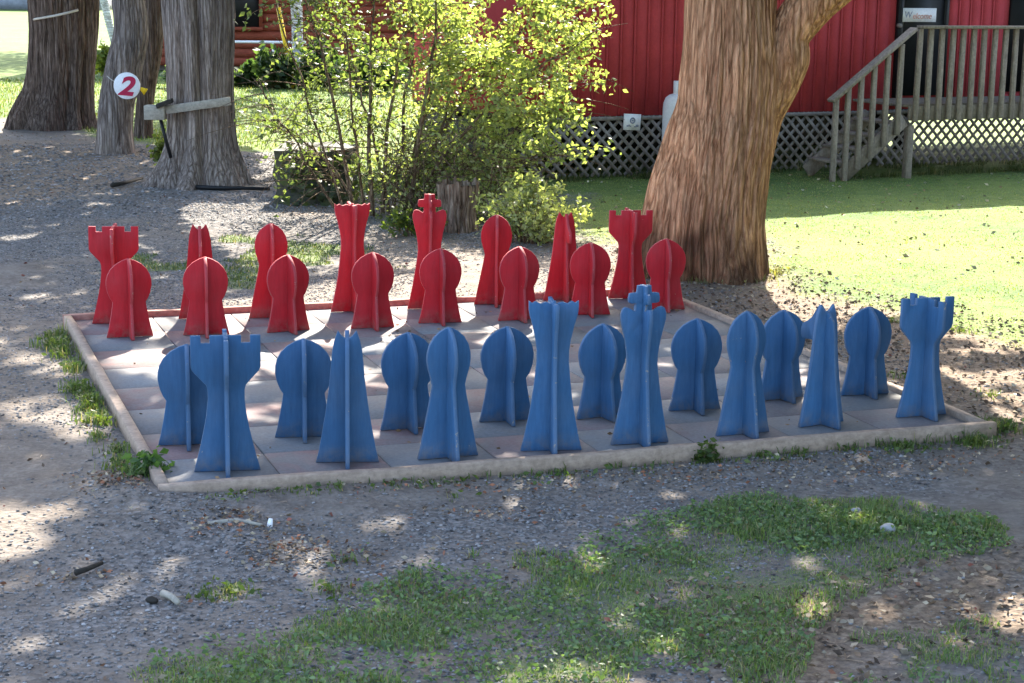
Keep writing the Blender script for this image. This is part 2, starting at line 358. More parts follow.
for nm, (a, c), mt in (('front', ((-2.4, -2.37), (2.4, -2.37)), 'rail'), ('back', ((-2.4, 2.37), (2.4, 2.37)), 'railred'),
                   ('left', ((-2.37, -2.338), (-2.37, 2.338)), 'rail'), ('right', ((2.37, -2.338), (2.37, 2.338)), 'rail')):
    g = Geo(); a = np.array([*a, .0]); c = np.array([*c, .0]); nseg = 24
    L = np.linalg.norm(c-a); x = (c-a)/L; n = np.cross([0, 0, 1], x); vv = []
    for q in range(nseg+1):
        p = a+(c-a)*q/nseg; wob = (vn(q*.5, 0, 0, hash(nm) % 7 if False else len(nm))-.5)*.012
        if nm == 'right': wob += -.012
        for o_, z_ in ((-.03, -.04), (.03, -.04), (.03, .082+wob), (.024, .088+wob), (-.024, .088+wob), (-.03, .082+wob)):
            vv.append(p+n*o_+np.array([0, 0, z_]))
    ff = [[q*6+r_, q*6+(r_+1) % 6, (q+1)*6+(r_+1) % 6, (q+1)*6+r_] for q in range(nseg) for r_ in range(6)]
    g.add(vv, [np.array(ff)[:, ::-1], np.arange(6)[None], (nseg*6+np.arange(6))[None, ::-1]])
    g.build('frame_rail', M[mt], board)
# ------------------------------------------------------------------ chess pieces
HALF = {
 'pawn': [(.1085, 0), (.098, .04), (.088, .09), (.0795, .14), (.076, .166), (.088, .184), (.099, .212), (.105, .245), (.1045, .268), (.098, .294), (.084, .320), (.060, .344), (.030, .361), (0, .371)],
 'bishop': [(.114, 0), (.104, .04), (.092, .10), (.080, .16), (.068, .22), (.0605, .264), (.068, .295), (.078, .33), (.0815, .357), (.080, .38), (.072, .41), (.056, .437), (.034, .457), (.012, .469), (0, .472)],
 'rook': [(.1135, 0), (.100, .05), (.088, .10), (.077, .15), (.068, .20), (.0625, .25), (.0625, .285), (.067, .303), (.112, .352), (.118, .366), (.118, .475), (.083, .475), (.083, .449), (.053, .449), (.053, .475), (0, .475)],
 'queen': [(.1125, 0), (.100, .05), (.088, .11), (.075, .18), (.065, .26), (.0585, .33), (.0585, .37), (.064, .41), (.075, .46), (.086, .497), (.09, .52), (.09, .552), (.078, .543), (.066, .550), (.05, .541), (.03, .547), (.012, .542), (0, .553)],
 'king': [(.112, 0), (.100, .05), (.086, .12), (.072, .20), (.062, .27), (.0585, .30), (.060, .34), (.068, .39), (.078, .43), (.086, .465), (.0868, .488), (.081, .506), (.070, .513), (.056, .510), (.044, .503), (.034, .497), (.031, .503), (.030, .526), (.048, .526), (.059, .530), (.060, .547), (.056, .563), (.040, .565), (.029, .565), (.027, .578), (.026, .592), (0, .592)],
 'knight': [(.111, 0), (.101, .04), (.09, .10), (.078, .17), (.068, .24), (.061, .30), (.056, .36), (.052, .40), (.045, .435), (.032, .471), (.018, .452), (0, .440)]}
KB = [(.111, 0), (.095, .08), (.08, .16), (.068, .24), (.060, .29), (.058, .318), (.075, .323), (.116, .318), (.132, .327), (.137, .352), (.128, .378), (.10, .392), (.07, .415), (.055, .44), (.034, .467), (.012, .447), (-.02, .44), (-.045, .41), (-.056, .36), (-.062, .30), (-.07, .22), (-.085, .13), (-.1, .05), (-.111, 0)]
def smoothpts(p):
    return p
def panel(name, outline, along_y, zoff, mat, root):
    g = Geo(); th = .0115; n = len(outline); o2 = np.array(outline)*K
    o2 = np.column_stack([o2[:, 0], np.maximum(o2[:, 1]*(1-zoff)+zoff*.6, zoff*.6)])
    mk = lambda s: np.column_stack([o2[:, 0], np.full(n, s), o2[:, 1]]) if not along_y else np.column_stack([np.full(n, s), o2[:, 0], o2[:, 1]])
    v = np.concatenate([mk(-th), mk(th)])
    fr = np.arange(n)[None]; bk = (n+np.arange(n))[None, ::-1]
    si = np.array([[q, n+q, n+(q+1) % n, (q+1) % n] for q in range(n)])
    if along_y: fr, bk, si = fr[:, ::-1], bk[:, ::-1], si[:, ::-1]
    g.add(v, [fr, bk, si]); o = g.build(name, mat, root); o.data.materials.append(M[('red' if mat == M['red'] else 'blue')+'_edge'])
    for p_ in o.data.polygons:
        if p_.index > 1: p_.material_index = 1
    bevel(o, .0022, 1); return o
def full(h): return h+[(-a, z) for a, z in h[::-1][1:]]
PROTO = {}
def make_piece(kind, colour):
    root = empty(kind, (0, 0, 0)); m_ = M[colour]
    panel('plywood_panel', full(HALF[kind]), False, 0., m_, root)
    panel('plywood_panel', KB if kind == 'knight' else full(HALF[kind]), True, .004, m_, root)
    return root
def place(kind, colour, x, y, deg, label):
    key = (kind, colour)
    if key not in PROTO: o = PROTO[key] = make_piece(kind, colour)
    else:
        o = PROTO[key].copy(); col.objects.link(o)
        for ch in list(PROTO[key].children):
            c2 = ch.copy(); col.objects.link(c2); c2.parent = o
    o.location = (x*K, y*K, BZ+.003); o.rotation_euler = (0, 0, math.radians(deg))
    tag(o, label, 'chess piece', f'{colour} {kind}s' if kind not in ('king', 'queen') else None)
side = {'blue': 'front', 'red': 'back'}
BL = [
 ('rook', -1.335, -1.365, -9, 'blue castle-topped rook on the front left corner of the board'),
 ('pawn', -1.405, -.975, -8, 'blue round-headed pawn partly hidden behind the front left rook'),
 ('knight', -.911, -1.369, -14, 'blue two-eared knight next to the front left rook, muzzle out of sight'),
 ('pawn', -.978, -.981, -11, 'blue round-headed pawn just behind the left blue knight'),
 ('bishop', -.553, -1.405, 2, 'blue pointed bishop between the left blue knight and the flat-topped blue queen'),
 ('pawn', -.575, -.965, 2, 'blue round-headed pawn behind and left of the left blue bishop'),
 ('queen', -.165, -1.417, -12, 'tall flat-topped blue queen left of the king with the cross'),
 ('pawn', -.175, -.948, -3.4, 'blue round-headed pawn between the left blue bishop and the flat-topped queen'),
 ('king', .186, -1.412, -4, 'tallest blue piece, a king topped with a cross'),
 ('pawn', .203, -.99, 8, 'blue round-headed pawn in the gap between the blue queen and king'),
 ('bishop', .619, -1.389, 3.6, 'blue pointed bishop to the right of the cross-topped blue king'),
 ('pawn', .607, -.984, -6, 'blue round-headed pawn standing alone between the blue king and right bishop'),
 ('knight', .982, -1.336, 12, 'blue two-eared knight with its muzzle showing, beside the front right rook'),
 ('pawn', 1.032, -.903, 5, 'blue round-headed pawn touching the right blue bishop from behind'),
 ('rook', 1.438, -1.319, 1, 'blue castle-topped rook at the front right corner of the board'),
 ('pawn', 1.413, -.925, -4, 'blue round-headed pawn between the right knight and the front right rook')]
RD = [
 ('rook', -1.365, 1.422, -12, 'red castle-topped rook at the far left corner of the board'),
 ('pawn', -1.343, 1.074, 0, 'red round-headed pawn in front of the far left rook'),
 ('knight', -.946, 1.448, -8+180, 'red two-eared knight beside the far left rook'),
 ('pawn', -.991, 1.037, -7.5, 'red round-headed pawn in front of the left red knight'),
 ('bishop', -.604, 1.385, -6, 'red pointed bishop left of the flat-topped red queen'),
 ('pawn', -.601, 1.017, 8, 'red round-headed pawn in front of the left red bishop'),
 ('queen', -.175, 1.45, -2, 'tall flat-topped red queen left of the cross-topped red king'),
 ('pawn', -.189, .999, -1.5, 'red round-headed pawn in front of the flat-topped red queen'),
 ('king', .223, 1.421, -12, 'tallest red piece, a king topped with a cross'),
 ('pawn', .166, 1.04, -6.6, 'red round-headed pawn in front of the cross-topped red king'),
 ('bishop', .596, 1.453, -17, 'red pointed bishop to the right of the cross-topped red king'),
 ('pawn', .568, 1.013, 1, 'red round-headed pawn in front of the right red bishop'),
 ('knight', .99, 1.49, -8+180, 'red two-eared knight between the right red bishop and the rook by the tree'),
 ('pawn', .966, 1.059, -12, 'red round-headed pawn in front of the right red knight'),
 ('rook', 1.348, 1.448, -10, 'red castle-topped rook beside the big leaning tree trunk'),
 ('pawn', 1.4, 1.095, -11, 'red round-headed pawn at the right end, against the tree trunk')]
for k_, x, y, d, l in BL: place(k_, 'blue', x, y, d, l)
for k_, x, y, d, l in RD: place(k_, 'red', x, y, d, l)

# ------------------------------------------------------------------ trees
def bark_disp(seed, amp, flute=0., nfl=7, k=2.6, flare=None):
    def f(ang, s, r):
        c, sn = np.cos(ang), np.sin(ang)
        n1 = vn(c*k*2.2+9, sn*k*2.2+9, s*.55+seed, seed); n2 = vn(c*k*5+30, sn*k*5+30, s*1.1+seed, seed+5)
        n3 = vn(c*k*11+50, sn*k*11+50, s*2.6, seed+9)
        n4_ = vn(c*k*20+80, sn*k*20+80, s*1.6, seed+13)
        d = amp*((1-abs(2*n1-1))*1.3+(1-abs(2*n2-1))*1.+(1-abs(2*n3-1))*.7+n4_*.4-1.7)*r/.45
        if flute:
            n0 = vn(c*1.5+4, sn*1.5+4, s*.25, seed+2)
            d = d+r*flute*(np.abs(np.sin(ang*nfl/2+n0*5+s*.12))-.6)
        if flare:
            e = math.exp(-s/flare[0]); n4 = vn(c*2.1+70, sn*2.1+70, 0, seed+3)
            d = d+r*flare[1]*e*(n4-.35)*1.6
        return d
    return f
def outline_path(P, rows, dz=.06, extra=None, below=.12):
    """rows of (v, uL, uR) seen on the vertical plane through P -> centre line and radii, base first"""
    c, r = [], []
    for v, l, rr in rows:
        a, b_ = onplane(l, v, P), onplane(rr, v, P); c.append((a+b_)/2); r.append(np.linalg.norm(b_-a)/2)
    c, r = np.array(c), np.array(r); o = np.argsort(c[:, 2]); c, r = c[o], r[o]
    c = np.concatenate([[c[0]-[0, 0, c[0][2]+below]], c]); r = np.concatenate([[r[0]*1.06], r])
    for p, q in (extra or []): c = np.concatenate([c, [p]]); r = np.concatenate([r, [q]])
    s = np.concatenate([[0], np.cumsum(np.linalg.norm(np.diff(c, axis=0), axis=1))])
    t_ = np.arange(0, s[-1], dz)
    # smooth resample
    sc = np.stack([np.interp(t_, s, c[:, q]) for q in range(3)], 1); sr = np.interp(t_, s, r)
    ker = np.array([1, 2, 3, 2, 1.])/9
    pad = lambda a_: np.convolve(np.pad(a_, 2, mode='edge'), ker, 'valid')
    return np.stack([pad(sc[:, q]) for q in range(3)], 1), pad(sr)
TREES = []   # (x, y) of trunks that carry a crown, with crown leaf lists
def tree(name, P, rows, mat, label, cat='tree', top=9., nseg=120, amp=.022, seed=1, flute=0., flare=(.35, .3), limbs=(), group=None, lean=(0, 0), tint=None, dz=.05):
    P = np.asarray(P); root = empty(name, (P[0], P[1], 0)); tag(root, label, cat, group)
    v0, l0, r0 = rows[0]
    a, b_ = onplane(l0, v0, P), onplane(r0, v0, P); tc = (a+b_)/2; tr_ = np.linalg.norm(b_-a)/2
    ex = [(tc+np.array([lean[0]*q, lean[1]*q, (top-tc[2])*q]), tr_*(1-.85*q)) for q in (.12, .3, .5, .75, 1.)]
    path, rad = outline_path(P, rows, dz, ex)
    g = Geo()
    g.tube(path, rad, nseg, True, disp=bark_disp(seed, amp, flute, flare=flare))
    for lp, lr in limbs:
        lp = np.asarray(lp); s = np.concatenate([[0], np.cumsum(np.linalg.norm(np.diff(lp, axis=0), axis=1))]); t_ = np.arange(0, s[-1], dz)
        q = np.stack([np.interp(t_, s, lp[:, z]) for z in range(3)], 1)
        ker = np.ones(5)/5
        q = np.stack([np.convolve(np.pad(q[:, z], 2, mode='edge'), ker, 'valid') for z in range(3)], 1)
        g.tube(q, np.interp(t_, s, lr), 90 if nseg > 80 else 24, True, disp=bark_disp(seed+40, amp, 0))
    # limbs up in the crown
    if top > 5:
        for q in range(9):
            h = 4+(top-4.5)*q/9; an = q*2.4+seed; p0 = np.array([np.interp(h, path[:, 2], path[:, z]) for z in range(3)]); L = 3.2*(1-.5*q/9)
            pts = [p0+np.array([math.cos(an)*L*e, math.sin(an)*L*e, .9*L*e-.25*L*e*e]) for e in np.linspace(0, 1, 6)]
            g.tube(pts, np.linspace(.10, .02, 6), 8)
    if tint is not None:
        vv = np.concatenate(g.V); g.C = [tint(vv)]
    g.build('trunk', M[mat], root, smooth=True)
    TREES.append((root, P, [])); return root
# big cedar
PT = G(703, 272)
lrow = [(135, 738, 777), (112, 744, 783), (92, 750, 793), (75, 755, 801), (58, 759, 808), (36, 763, 809), (18, 774, 822), (0, 789, 839), (-25, 815, 868), (-60, 850, 896), (-130, 890, 925), (-260, 906, 934), (-420, 922, 938)]
limb, lrad = [], []
for i_, (v_, l_, r_) in enumerate(lrow):
    a_, b_ = onplane(l_, v_, PT), onplane(r_, v_, PT); limb.append((a_+b_)/2+FH*(.0-.06*min(1, i_/4))); lrad.append(np.linalg.norm(b_-a_)/2*(.9 if i_ > 4 else 1))
def tmain(v):  # foot darkened: damp bark, with its shade also put into the tint
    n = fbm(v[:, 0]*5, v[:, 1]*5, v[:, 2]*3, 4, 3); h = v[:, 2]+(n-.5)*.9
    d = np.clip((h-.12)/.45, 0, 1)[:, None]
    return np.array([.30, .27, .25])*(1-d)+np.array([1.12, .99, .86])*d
tree('cedar_tree', PT, [(0, 687, 774), (42, 685, 777), (75, 681.5, 780), (106, 679, 777), (130, 671.5, 775), (157, 662, 769), (195, 650, 764), (225, 644, 762), (250, 640, 764), (272, 637, 766)],
     'barkmain', 'thick leaning cedar trunk with warm brown stringy bark and a fork, beside the board', top=11, nseg=340, amp=.026, seed=3, flare=(.28, .34),
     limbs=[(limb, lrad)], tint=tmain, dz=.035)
T1 = G(56, 126)
tree('cedar_tree', T1, [(0, 31, 97), (40, 31.5, 95.5), (60, 30.5, 93.5), (80, 29, 92), (95, 25.5, 92), (108, 19, 93), (118, 14, 95), (126, 11, 96)],
     'barkdark', 'broad dark brown tree trunk at the far left with a rope across it', top=12, seed=11, nseg=200, flute=.17, flare=(.4, .3), group='trees along the gravel')
T2 = G(117, 153)
tree('cedar_tree', T2, [(0, 112, 144), (20, 114.5, 147.5), (35, 114.5, 148.5), (60, 108, 143), (80, 104, 140), (100, 100, 134), (125, 98, 132), (140, 97, 133), (153, 96, 135)],
     'barkgrey', 'slim crooked grey tree trunk carrying the round number 2 sign', top=10, seed=23, amp=.014, flare=(.3, .2), lean=(.5, 0), group='trees along the gravel')
T2B = G(144, 137)
tree('cedar_tree', T2B, [(0, 141, 165), (50, 140, 162), (85, 138, 156), (110, 136, 152.5), (137, 134, 153)],
     'barkdark', 'dark narrow tree trunk half hidden behind the trunk with the number 2 sign', top=10, seed=31, amp=.014, lean=(.4, .3), group='trees along the gravel')
T3 = G(203, 183)
tree('cedar_tree', T3, [(0, 166, 231), (40, 169.5, 231), (70, 171, 230), (100, 172, 230), (125, 172, 232), (145, 170, 234), (160, 166, 238.5), (175, 160, 244), (183, 156, 247)],
     'barkgrey', 'thick fluted grey tree trunk with a weathered plank nailed across it', top=12, nseg=200, seed=43, flute=.24, flare=(.4, .25), group='trees along the gravel')
B1 = G(121, 50)
tree('birch_tree', B1, [(0, 100, 108), (20, 104.5, 112), (40, 110, 116.5), (50, 113, 120)], 'birch', 'white leaning birch trunk seen between the two left trunks', top=9, nseg=32, amp=.004, seed=51, flare=None, group='birches in the background', lean=(-2, 0))
B2 = G(299, 84)
tree('birch_tree', B2, [(0, 290, 302), (20, 291.5, 302.5), (45, 292, 303), (84, 293, 305)], 'birch', 'pale birch trunk in front of the brown log cabin', top=9, nseg=32, amp=.004, seed=53, flare=None, group='birches in the background')

# ---- crowns: above the frame; gaps where the photograph shows patches of sun
lit = []   # (ground polygon, probability that a ray gets through)
def L(pts, p): lit.append((gpoly(pts), p))
L([(768, 206), (1300, 203), (1300, 335), (1024, 348), (960, 335), (900, 312), (850, 318), (790, 330), (700, 300), (690, 270), (700, 215)], 1.)
L([(770, 318), (1100, 330), (1100, 425), (985, 420), (900, 375), (800, 345)], .5)
L([(350, 226), (600, 236), (650, 205), (700, 230), (690, 292), (640, 291), (500, 299), (195, 309), (185, 300), (300, 287), (390, 265)], 1.)
L([(72, 340), (120, 311), (660, 294), (668, 306), (560, 328), (480, 343), (300, 356), (240, 365), (150, 385), (110, 372)], .88)
L([(110, 372), (240, 362), (340, 350), (520, 335), (560, 345), (480, 372), (380, 395), (240, 410), (150, 420)], .42)
L([(560, 330), (660, 330), (640, 345), (570, 350)], .6)
L([(-60, 312), (60, 335), (95, 390), (145, 465), (120, 500), (60, 470), (-60, 430)], .34)
L([(-60, 500), (60, 500), (120, 492), (110, 520), (60, 540), (10, 560), (-60, 600)], .55)
for u, v, a_, b_, p in ((690, 503, 13, 15, .95), (845, 487, 26, 7, .9), (705, 628, 42, 30, .85), (645, 615, 40, 26, .6), (585, 682, 70, 18, .8), (895, 397, 16, 18, .9), (790, 392, 12, 20, .6),
        (235, 430, 30, 10, .5), (35, 236, 26, 3, .95), (100, 207, 24, 3, .9), (85, 242, 28, 3, .8), (262, 440, 20, 10, .3), (330, 625, 25, 12, .6), (520, 660, 40, 10, .4), (160, 455, 12, 8, .6),
        (715, 440, 16, 6, .8), (700, 590, 30, 8, .5), (840, 610, 40, 8, .4), (740, 590, 40, 8, .5), (960, 640, 30, 12, .4), (545, 462, 60, 4, .6), (440, 378, 14, 6, .8), (655, 372, 10, 20, .6), (1005, 480, 20, 10, .5), (415, 345, 20, 6, .5)):
    L([(u+a_*math.cos(q*.52), v+b_*math.sin(q*.52)) for q in range(12)], p)
L([(-200, 10), (255, 10), (255, 84), (440, 84), (440, 172), (285, 172), (255, 182), (250, 150), (200, 140), (160, 128), (100, 124), (50, 131), (-10, 133), (-200, 133)], 1.)
L([(440, 150), (620, 150), (650, 250), (450, 250)], 1.)
NS = 80000
sx = rng.uniform(-9.5, 11.5, NS); sy = rng.uniform(-10, 20.5, NS)
pl = np.zeros(NS)
jx = sx+(fbm(sx*1.7, sy*1.7, 0, 61)-.5)*.7; jy = sy+(fbm(sx*1.7, sy*1.7, 0, 67)-.5)*.7
for poly, p in lit:
    q = inpoly(jx, jy, poly); pl = np.where(q, np.maximum(pl, p), pl)
# partly lit zones: open or closed by a blotchy pattern rather than leaf by leaf
blot = fbm(sx*2.3, sy*2.3, 0, 77, 3); blot = np.argsort(np.argsort(blot))/NS
keep = blot > pl
keep &= ~((sy > 4.2) & (sy < 9.5) & (sx > -.6) & (sx < 12)) & ~((sx > 4.2) & (sy > 2))
sx, sy = sx[keep], sy[keep]; tp = np.array([q[1][:2] for q in TREES]); best = None
hh = np.zeros(len(sx)); ow = np.zeros(len(sx), int); bd = np.full(len(sx), 1e9)
for h in np.linspace(4.2, 11, 12):
    px, py = sx+h*SUN[0]/SUN[2], sy+h*SUN[1]/SUN[2]
    for k_ in (0, 1, 2, 3, 4):
        d = np.hypot(px-tp[k_][0], py-tp[k_][1])+rng.uniform(0, 2.4, len(sx))
        q = d < bd; bd = np.where(q, d, bd); hh = np.where(q, h, hh); ow = np.where(q, k_, ow)
hh = hh+rng.uniform(-.3, .5, len(hh))
px, py = sx+hh*SUN[0]/SUN[2], sy+hh*SUN[1]/SUN[2]
def sprays(g, pos, size, cols, flat=.6):
    """little pointed leaf sprays, one kite-shaped pair of faces each"""
    n = len(pos); a = rng.normal(size=(n, 3)); a[:, 2] *= flat; a /= np.linalg.norm(a, axis=1)[:, None]
    b_ = rng.normal(size=(n, 3)); b_ -= a*(a*b_).sum(1)[:, None]; b_ /= np.linalg.norm(b_, axis=1)[:, None]
    c_ = np.cross(a, b_); size = np.broadcast_to(size, (n,))[:, None]
    v = np.stack([pos-a*size*.5, pos+b_*size*.30-a*size*.05+c_*size*.08, pos+a*size*.55, pos-b_*size*.30-a*size*.05+c_*size*.08], 1).reshape(-1, 3)
    k_ = np.arange(n)*4
    g.add(v, np.concatenate([np.stack([k_, k_+1, k_+2], 1), np.stack([k_, k_+2, k_+3], 1)]), np.repeat(cols, 4, 0))
def greens(n, a=(.045, .085, .018), b_=(.11, .15, .03), y=.0):
    q = rng.uniform(0, 1, (n, 1)); c = np.array(a)*(1-q)+np.array(b_)*q
    return c*rng.uniform(.8, 1.2, (n, 1))
for k_, (root, P, _l) in enumerate(TREES):
    g = Geo(); q = ow == k_
    if k_ < 5 and q.sum():
        pos = np.stack([px[q], py[q], hh[q]], 1)
        sprays(g, pos, rng.uniform(.22, .42, len(pos)), greens(len(pos), (.03, .06, .015), (.07, .11, .025)))
    if k_ == 0:  # unseen low foliage added at front right to block sky light on the pieces
        n = 15000; pos = np.stack([rng.uniform(1.5, 10.5, n), rng.uniform(-9, -1., n), rng.uniform(.7, 8, n)], 1)
        pos = pos[(pos[:, 2] > 3.3) | (pos[:, 0] > 4.6+.75*np.maximum(0, pos[:, 1]+3.2)) & (pos[:, 0] > 4.2)]
        sh = pos[:, :2]-pos[:, 2:]*SUN[None, :2]/SUN[2]
        pos = pos[(sh[:, 1] < -5.2) | (sh[:, 0] > 4.5) & (sh[:, 1] < -3)]
        sprays(g, pos, rng.uniform(.25, .45, len(pos)), greens(len(pos), (.03, .06, .015), (.07, .11, .025)))
    n = 500 if k_ < 5 else 1500
    spread = 1.2 if k_ != 5 else 2.6
    if k_ == 5: n = 6000
    top = 11 if k_ < 5 else 9
    pos = np.array(P)+np.array([.8, .8, 0])*(k_ == 5)+np.stack([rng.normal(0, spread, n), rng.normal(0, spread, n), rng.uniform(7 if k_ < 5 else 4.5, top+1, n)], 1)
    sprays(g, pos, rng.uniform(.2, .4, n), greens(n))
    g.build('crown', M['leaf'], root)

# ------------------------------------------------------------------ things on the left trees
def disc(g, c, r, th, nrm, n=40, colr=(1, 1, 1)):
    nrm = np.asarray(nrm, float); nrm /= np.linalg.norm(nrm)
    g.tube([np.asarray(c)-nrm*th/2, np.asarray(c)+nrm*th/2], r, n, True, colr)
def text(name, body, size, mat, parent, centre, right, up, ext=.004, shear=0., xs=1., bold=0.):
    cu = bpy.data.curves.new(name, 'FONT'); cu.body = body; cu.size = size; cu.extrude = ext; cu.align_x = 'CENTER'; cu.align_y = 'CENTER'; cu.shear = shear; cu.offset = bold
    to = bpy.data.objects.new('tmp', cu); col.objects.link(to); bpy.context.view_layer.update()
    me = bpy.data.meshes.new_from_object(to.evaluated_get(bpy.context.evaluated_depsgraph_get())); me.name = name; col.objects.unlink(to); bpy.data.objects.remove(to)
    me.materials.clear(); me.materials.append(mat)
    right, up = np.asarray(right, float), np.asarray(up, float); nn = np.cross(right, up)
    n = len(me.vertices); c = np.zeros(n*3); me.vertices.foreach_get('co', c); c = c.reshape(-1, 3)
    c[:, :2] -= (c[:, :2].max(0)+c[:, :2].min(0))/2
    c = np.asarray(centre)+np.outer(c[:, 0]*xs, right)+np.outer(c[:, 1], up)+np.outer(c[:, 2], nn)
    me.vertices.foreach_set('co', c.ravel()); me.update()
    o = bpy.data.objects.new(name, me); col.objects.link(o); o.parent = parent; o.matrix_parent_inverse = Matrix.Translation(-parent.location); return o
q = ppm(T2); c = onplane(127, 85.8, T2-FH*.46); ti = math.radians(-4)
dr = RH*math.cos(ti)+np.array([0, 0, 1])*math.sin(ti); du = -RH*math.sin(ti)+np.array([0, 0, 1])*math.cos(ti)
sg = tag(empty('number_sign', c), 'round white sign with a crimson number 2 on the crooked trunk', 'sign')
g = Geo(); disc(g, c, 13/q, .02, -FH); o = g.build('sign_disc', M['white'], sg); bevel(o, .004)
text('number', '2', .36, M['crimson'], sg, c-FH*.014, dr, du, .004, .25, 1.15, .012)
g = Geo(); p0 = onplane(140, 88, T2-FH*.44); p1 = onplane(146, 92, T2-FH*.42)
d_ = (p1-p0)/np.linalg.norm(p1-p0); n_ = np.cross(d_, FH)
g.add([p0-n_*.015, p1-n_*.055, p1+n_*.055, p0+n_*.015, p0-n_*.015+FH*.012, p1-n_*.055+FH*.012, p1+n_*.055+FH*.012, p0+n_*.015+FH*.012], np.array([[0, 1, 2, 3], [7, 6, 5, 4], [0, 4, 5, 1], [1, 5, 6, 2], [2, 6, 7, 3], [3, 7, 4, 0]]))
tag(g.build('marker_tag', M['yellow']), 'small yellow tag sticking out right of the number 2 sign', 'tag')
g = Geo(); g.tube([onplane(107, 76, T2-FH*.36), onplane(111, 79.5, T2-FH*.42), onplane(115.5, 82, T2-FH*.46)], .006, 6)
tag(g.build('wire', M['rope']), 'thin pale wire running left from the number 2 sign', 'wire')
g = Geo(); rr = .62
pts = [onplane(u, v, T1-FH*d) for u, v, d in ((31, 20.5, .1), (36, 19, .5), (45, 17.5, .76), (56, 15.5, .86), (67, 13, .86), (78, 10, .72))]
g.tube(pts, .02, 6); tag(g.build('rope', M['rope']), 'pale rope stretched across the broad dark trunk at the far left', 'rope')
# plank
g = Geo(); a, b_ = onplane(165.5, 110, T3-FH*.47), onplane(230.5, 101, T3-FH*.47)
g.beam(a, b_, 8.2/ppm(T3), .035, up=(0, 0, 1)); o = bevel(g.build('plank', M['plank']), .004); tag(o, 'weathered grey plank fixed slanting across the fluted grey trunk', 'plank')
PB = T3-FH*.45
bx = tag(empty('post_box', onplane(165, 156, PB)), 'small grey wooden box on a thin dark stake beside the fluted grey trunk', 'box')
g = Geo(); c = onplane(155.5, 112.3, PB); s_ = ppm(PB); g.box(c, 20/s_, .2, 14/s_, RH, FH, (0, 0, 1)); bevel(g.build('box_body', M['plank'], bx), .006)
g = Geo(); g.beam(onplane(157, 106, PB-FH*.02), onplane(172.5, 100.5, PB+FH*.0), .05, .26, up=(0, 0, 1)); bevel(g.build('lid', M['darkwood'], bx), .004)
g = Geo(); g.tube([onplane(160.5, 119, PB), onplane(165, 137, PB), onplane(171, 158, PB)], .022, 8); g.build('stake', M['black'], bx)
def stick(pts, r, mat, label, name='stick', n=8, z=.02):
    g = Geo(); p = np.array([G(u, v)+[0, 0, z+(q[0] if q else 0)] for u, v, *q in pts]); g.tube(p, np.linspace(r, r*.7, len(p)), n, disp=lambda an, s, rr: rr*.3*(vn(np.cos(an)*2+9, np.sin(an)*2+9, s*9, 3)-.5)); return tag(g.build(name, M[mat], smooth=True), label, 'stick')
stick([(112, 187), (125, 184.5), (142, 179.5)], .028, 'darkwood', 'short dark branch lying on the gravel before the crooked trunk', 'branch')
stick([(180, 188), (215, 189.5), (240, 189.5), (270, 190)], .03, 'black', 'long dark pole lying along the foot of the fluted grey trunk', 'pole')
stick([(76, 577), (88, 573), (102, 567)], .014, 'darkwood', 'dark twig lying on the gravel at the lower left', 'twig')
stick([(163, 598), (172, 601.5), (178, 607)], .017, 'plank', 'small pale stick lying on the gravel near the grass edge', 'twig')
stick([(208, 528), (235, 524), (262, 529)], .012, 'plank', 'long thin tan twig on the debris in front of the left board corner', 'twig')
g = Geo(); c = G(269.5, 528); g.tube([c-[0, 0, .02], c+[.003, 0, .02], c+[.006, .0, .045]], [.013, .014, .01], 8); tag(g.build('peg', M['white']), 'small white peg standing in the gravel before the left board corner', 'peg')
def stone(u, v, wpx, label, mat='stone', flat=.55):
    c = G(u, v); r = wpx/ppm(c)/2; g = Geo(); n, m_ = 14, 8
    th = np.linspace(0, math.pi, m_); vv = []
    for a in th:
        for k_ in range(n):
            an = k_*2*math.pi/n; d = np.array([math.sin(a)*math.cos(an), math.sin(a)*math.sin(an)*.8, math.cos(a)*flat]); s = .75+.5*float(vn(d[0]*1.7+u, d[1]*1.7+v, d[2]*1.7, 5)); vv.append(c+d*r*s+[0, 0, r*.3])
    i_, j_ = np.meshgrid(np.arange(m_-1), np.arange(n), indexing='ij'); f = np.stack([i_*n+j_, (i_+1)*n+j_, (i_+1)*n+(j_+1) % n, i_*n+(j_+1) % n], -1).reshape(-1, 4)
    g.add(vv, f); return tag(g.build('stone', M[mat], smooth=True), label, 'stone')
stone(888, 531, 17, 'pale grey stone lying in the front right grass patch')
stone(856, 512, 11, 'smaller dull stone in the grass close to the front right gravel', 'concrete')
stone(152, 602, 13, 'dark round stone on the gravel beside the small pale stick', 'darkwood')
# ------------------------------------------------------------------ stump, planter block
ST = G(457, 229)
st = tag(empty('tree_stump', ST), 'short cut tree stump with peeling bark under the bush', 'stump')
path, rad = outline_path(ST, [(178, 438, 478), (195, 438, 477), (212, 440, 474), (229, 437, 477)], .03)
g = Geo(); g.tube(path, rad, 90, False, disp=bark_disp(71, .045, .09, 9, flare=(.15, .2))); g.V[-1][-90:, 2] += (vn(np.arange(90)*.35, 0, 0, 5)-.6)*.13; g.build('trunk', M['barkstump'], st, True)
g = Geo(); disc(g, path[-1]-[0, 0, .09], rad[-1]*.93, .03, (0, 0, 1)); g.build('cut_top', M['plank'], st)
LG = G(312, 203); s_ = ppm(LG)
pb = tag(empty('planter_block', LG), 'low dark mossy block overgrown with leaves left of the bush', 'planter')
a0 = onplane(276, 203, LG); a1 = onplane(350, 203, LG); h_ = 58/s_
ex_ = (a1-a0); wl = np.linalg.norm(ex_); ex_ /= wl
g = Geo(); n = 26; dp = .9
vv, c0 = [], a0-[0, 0, .06]
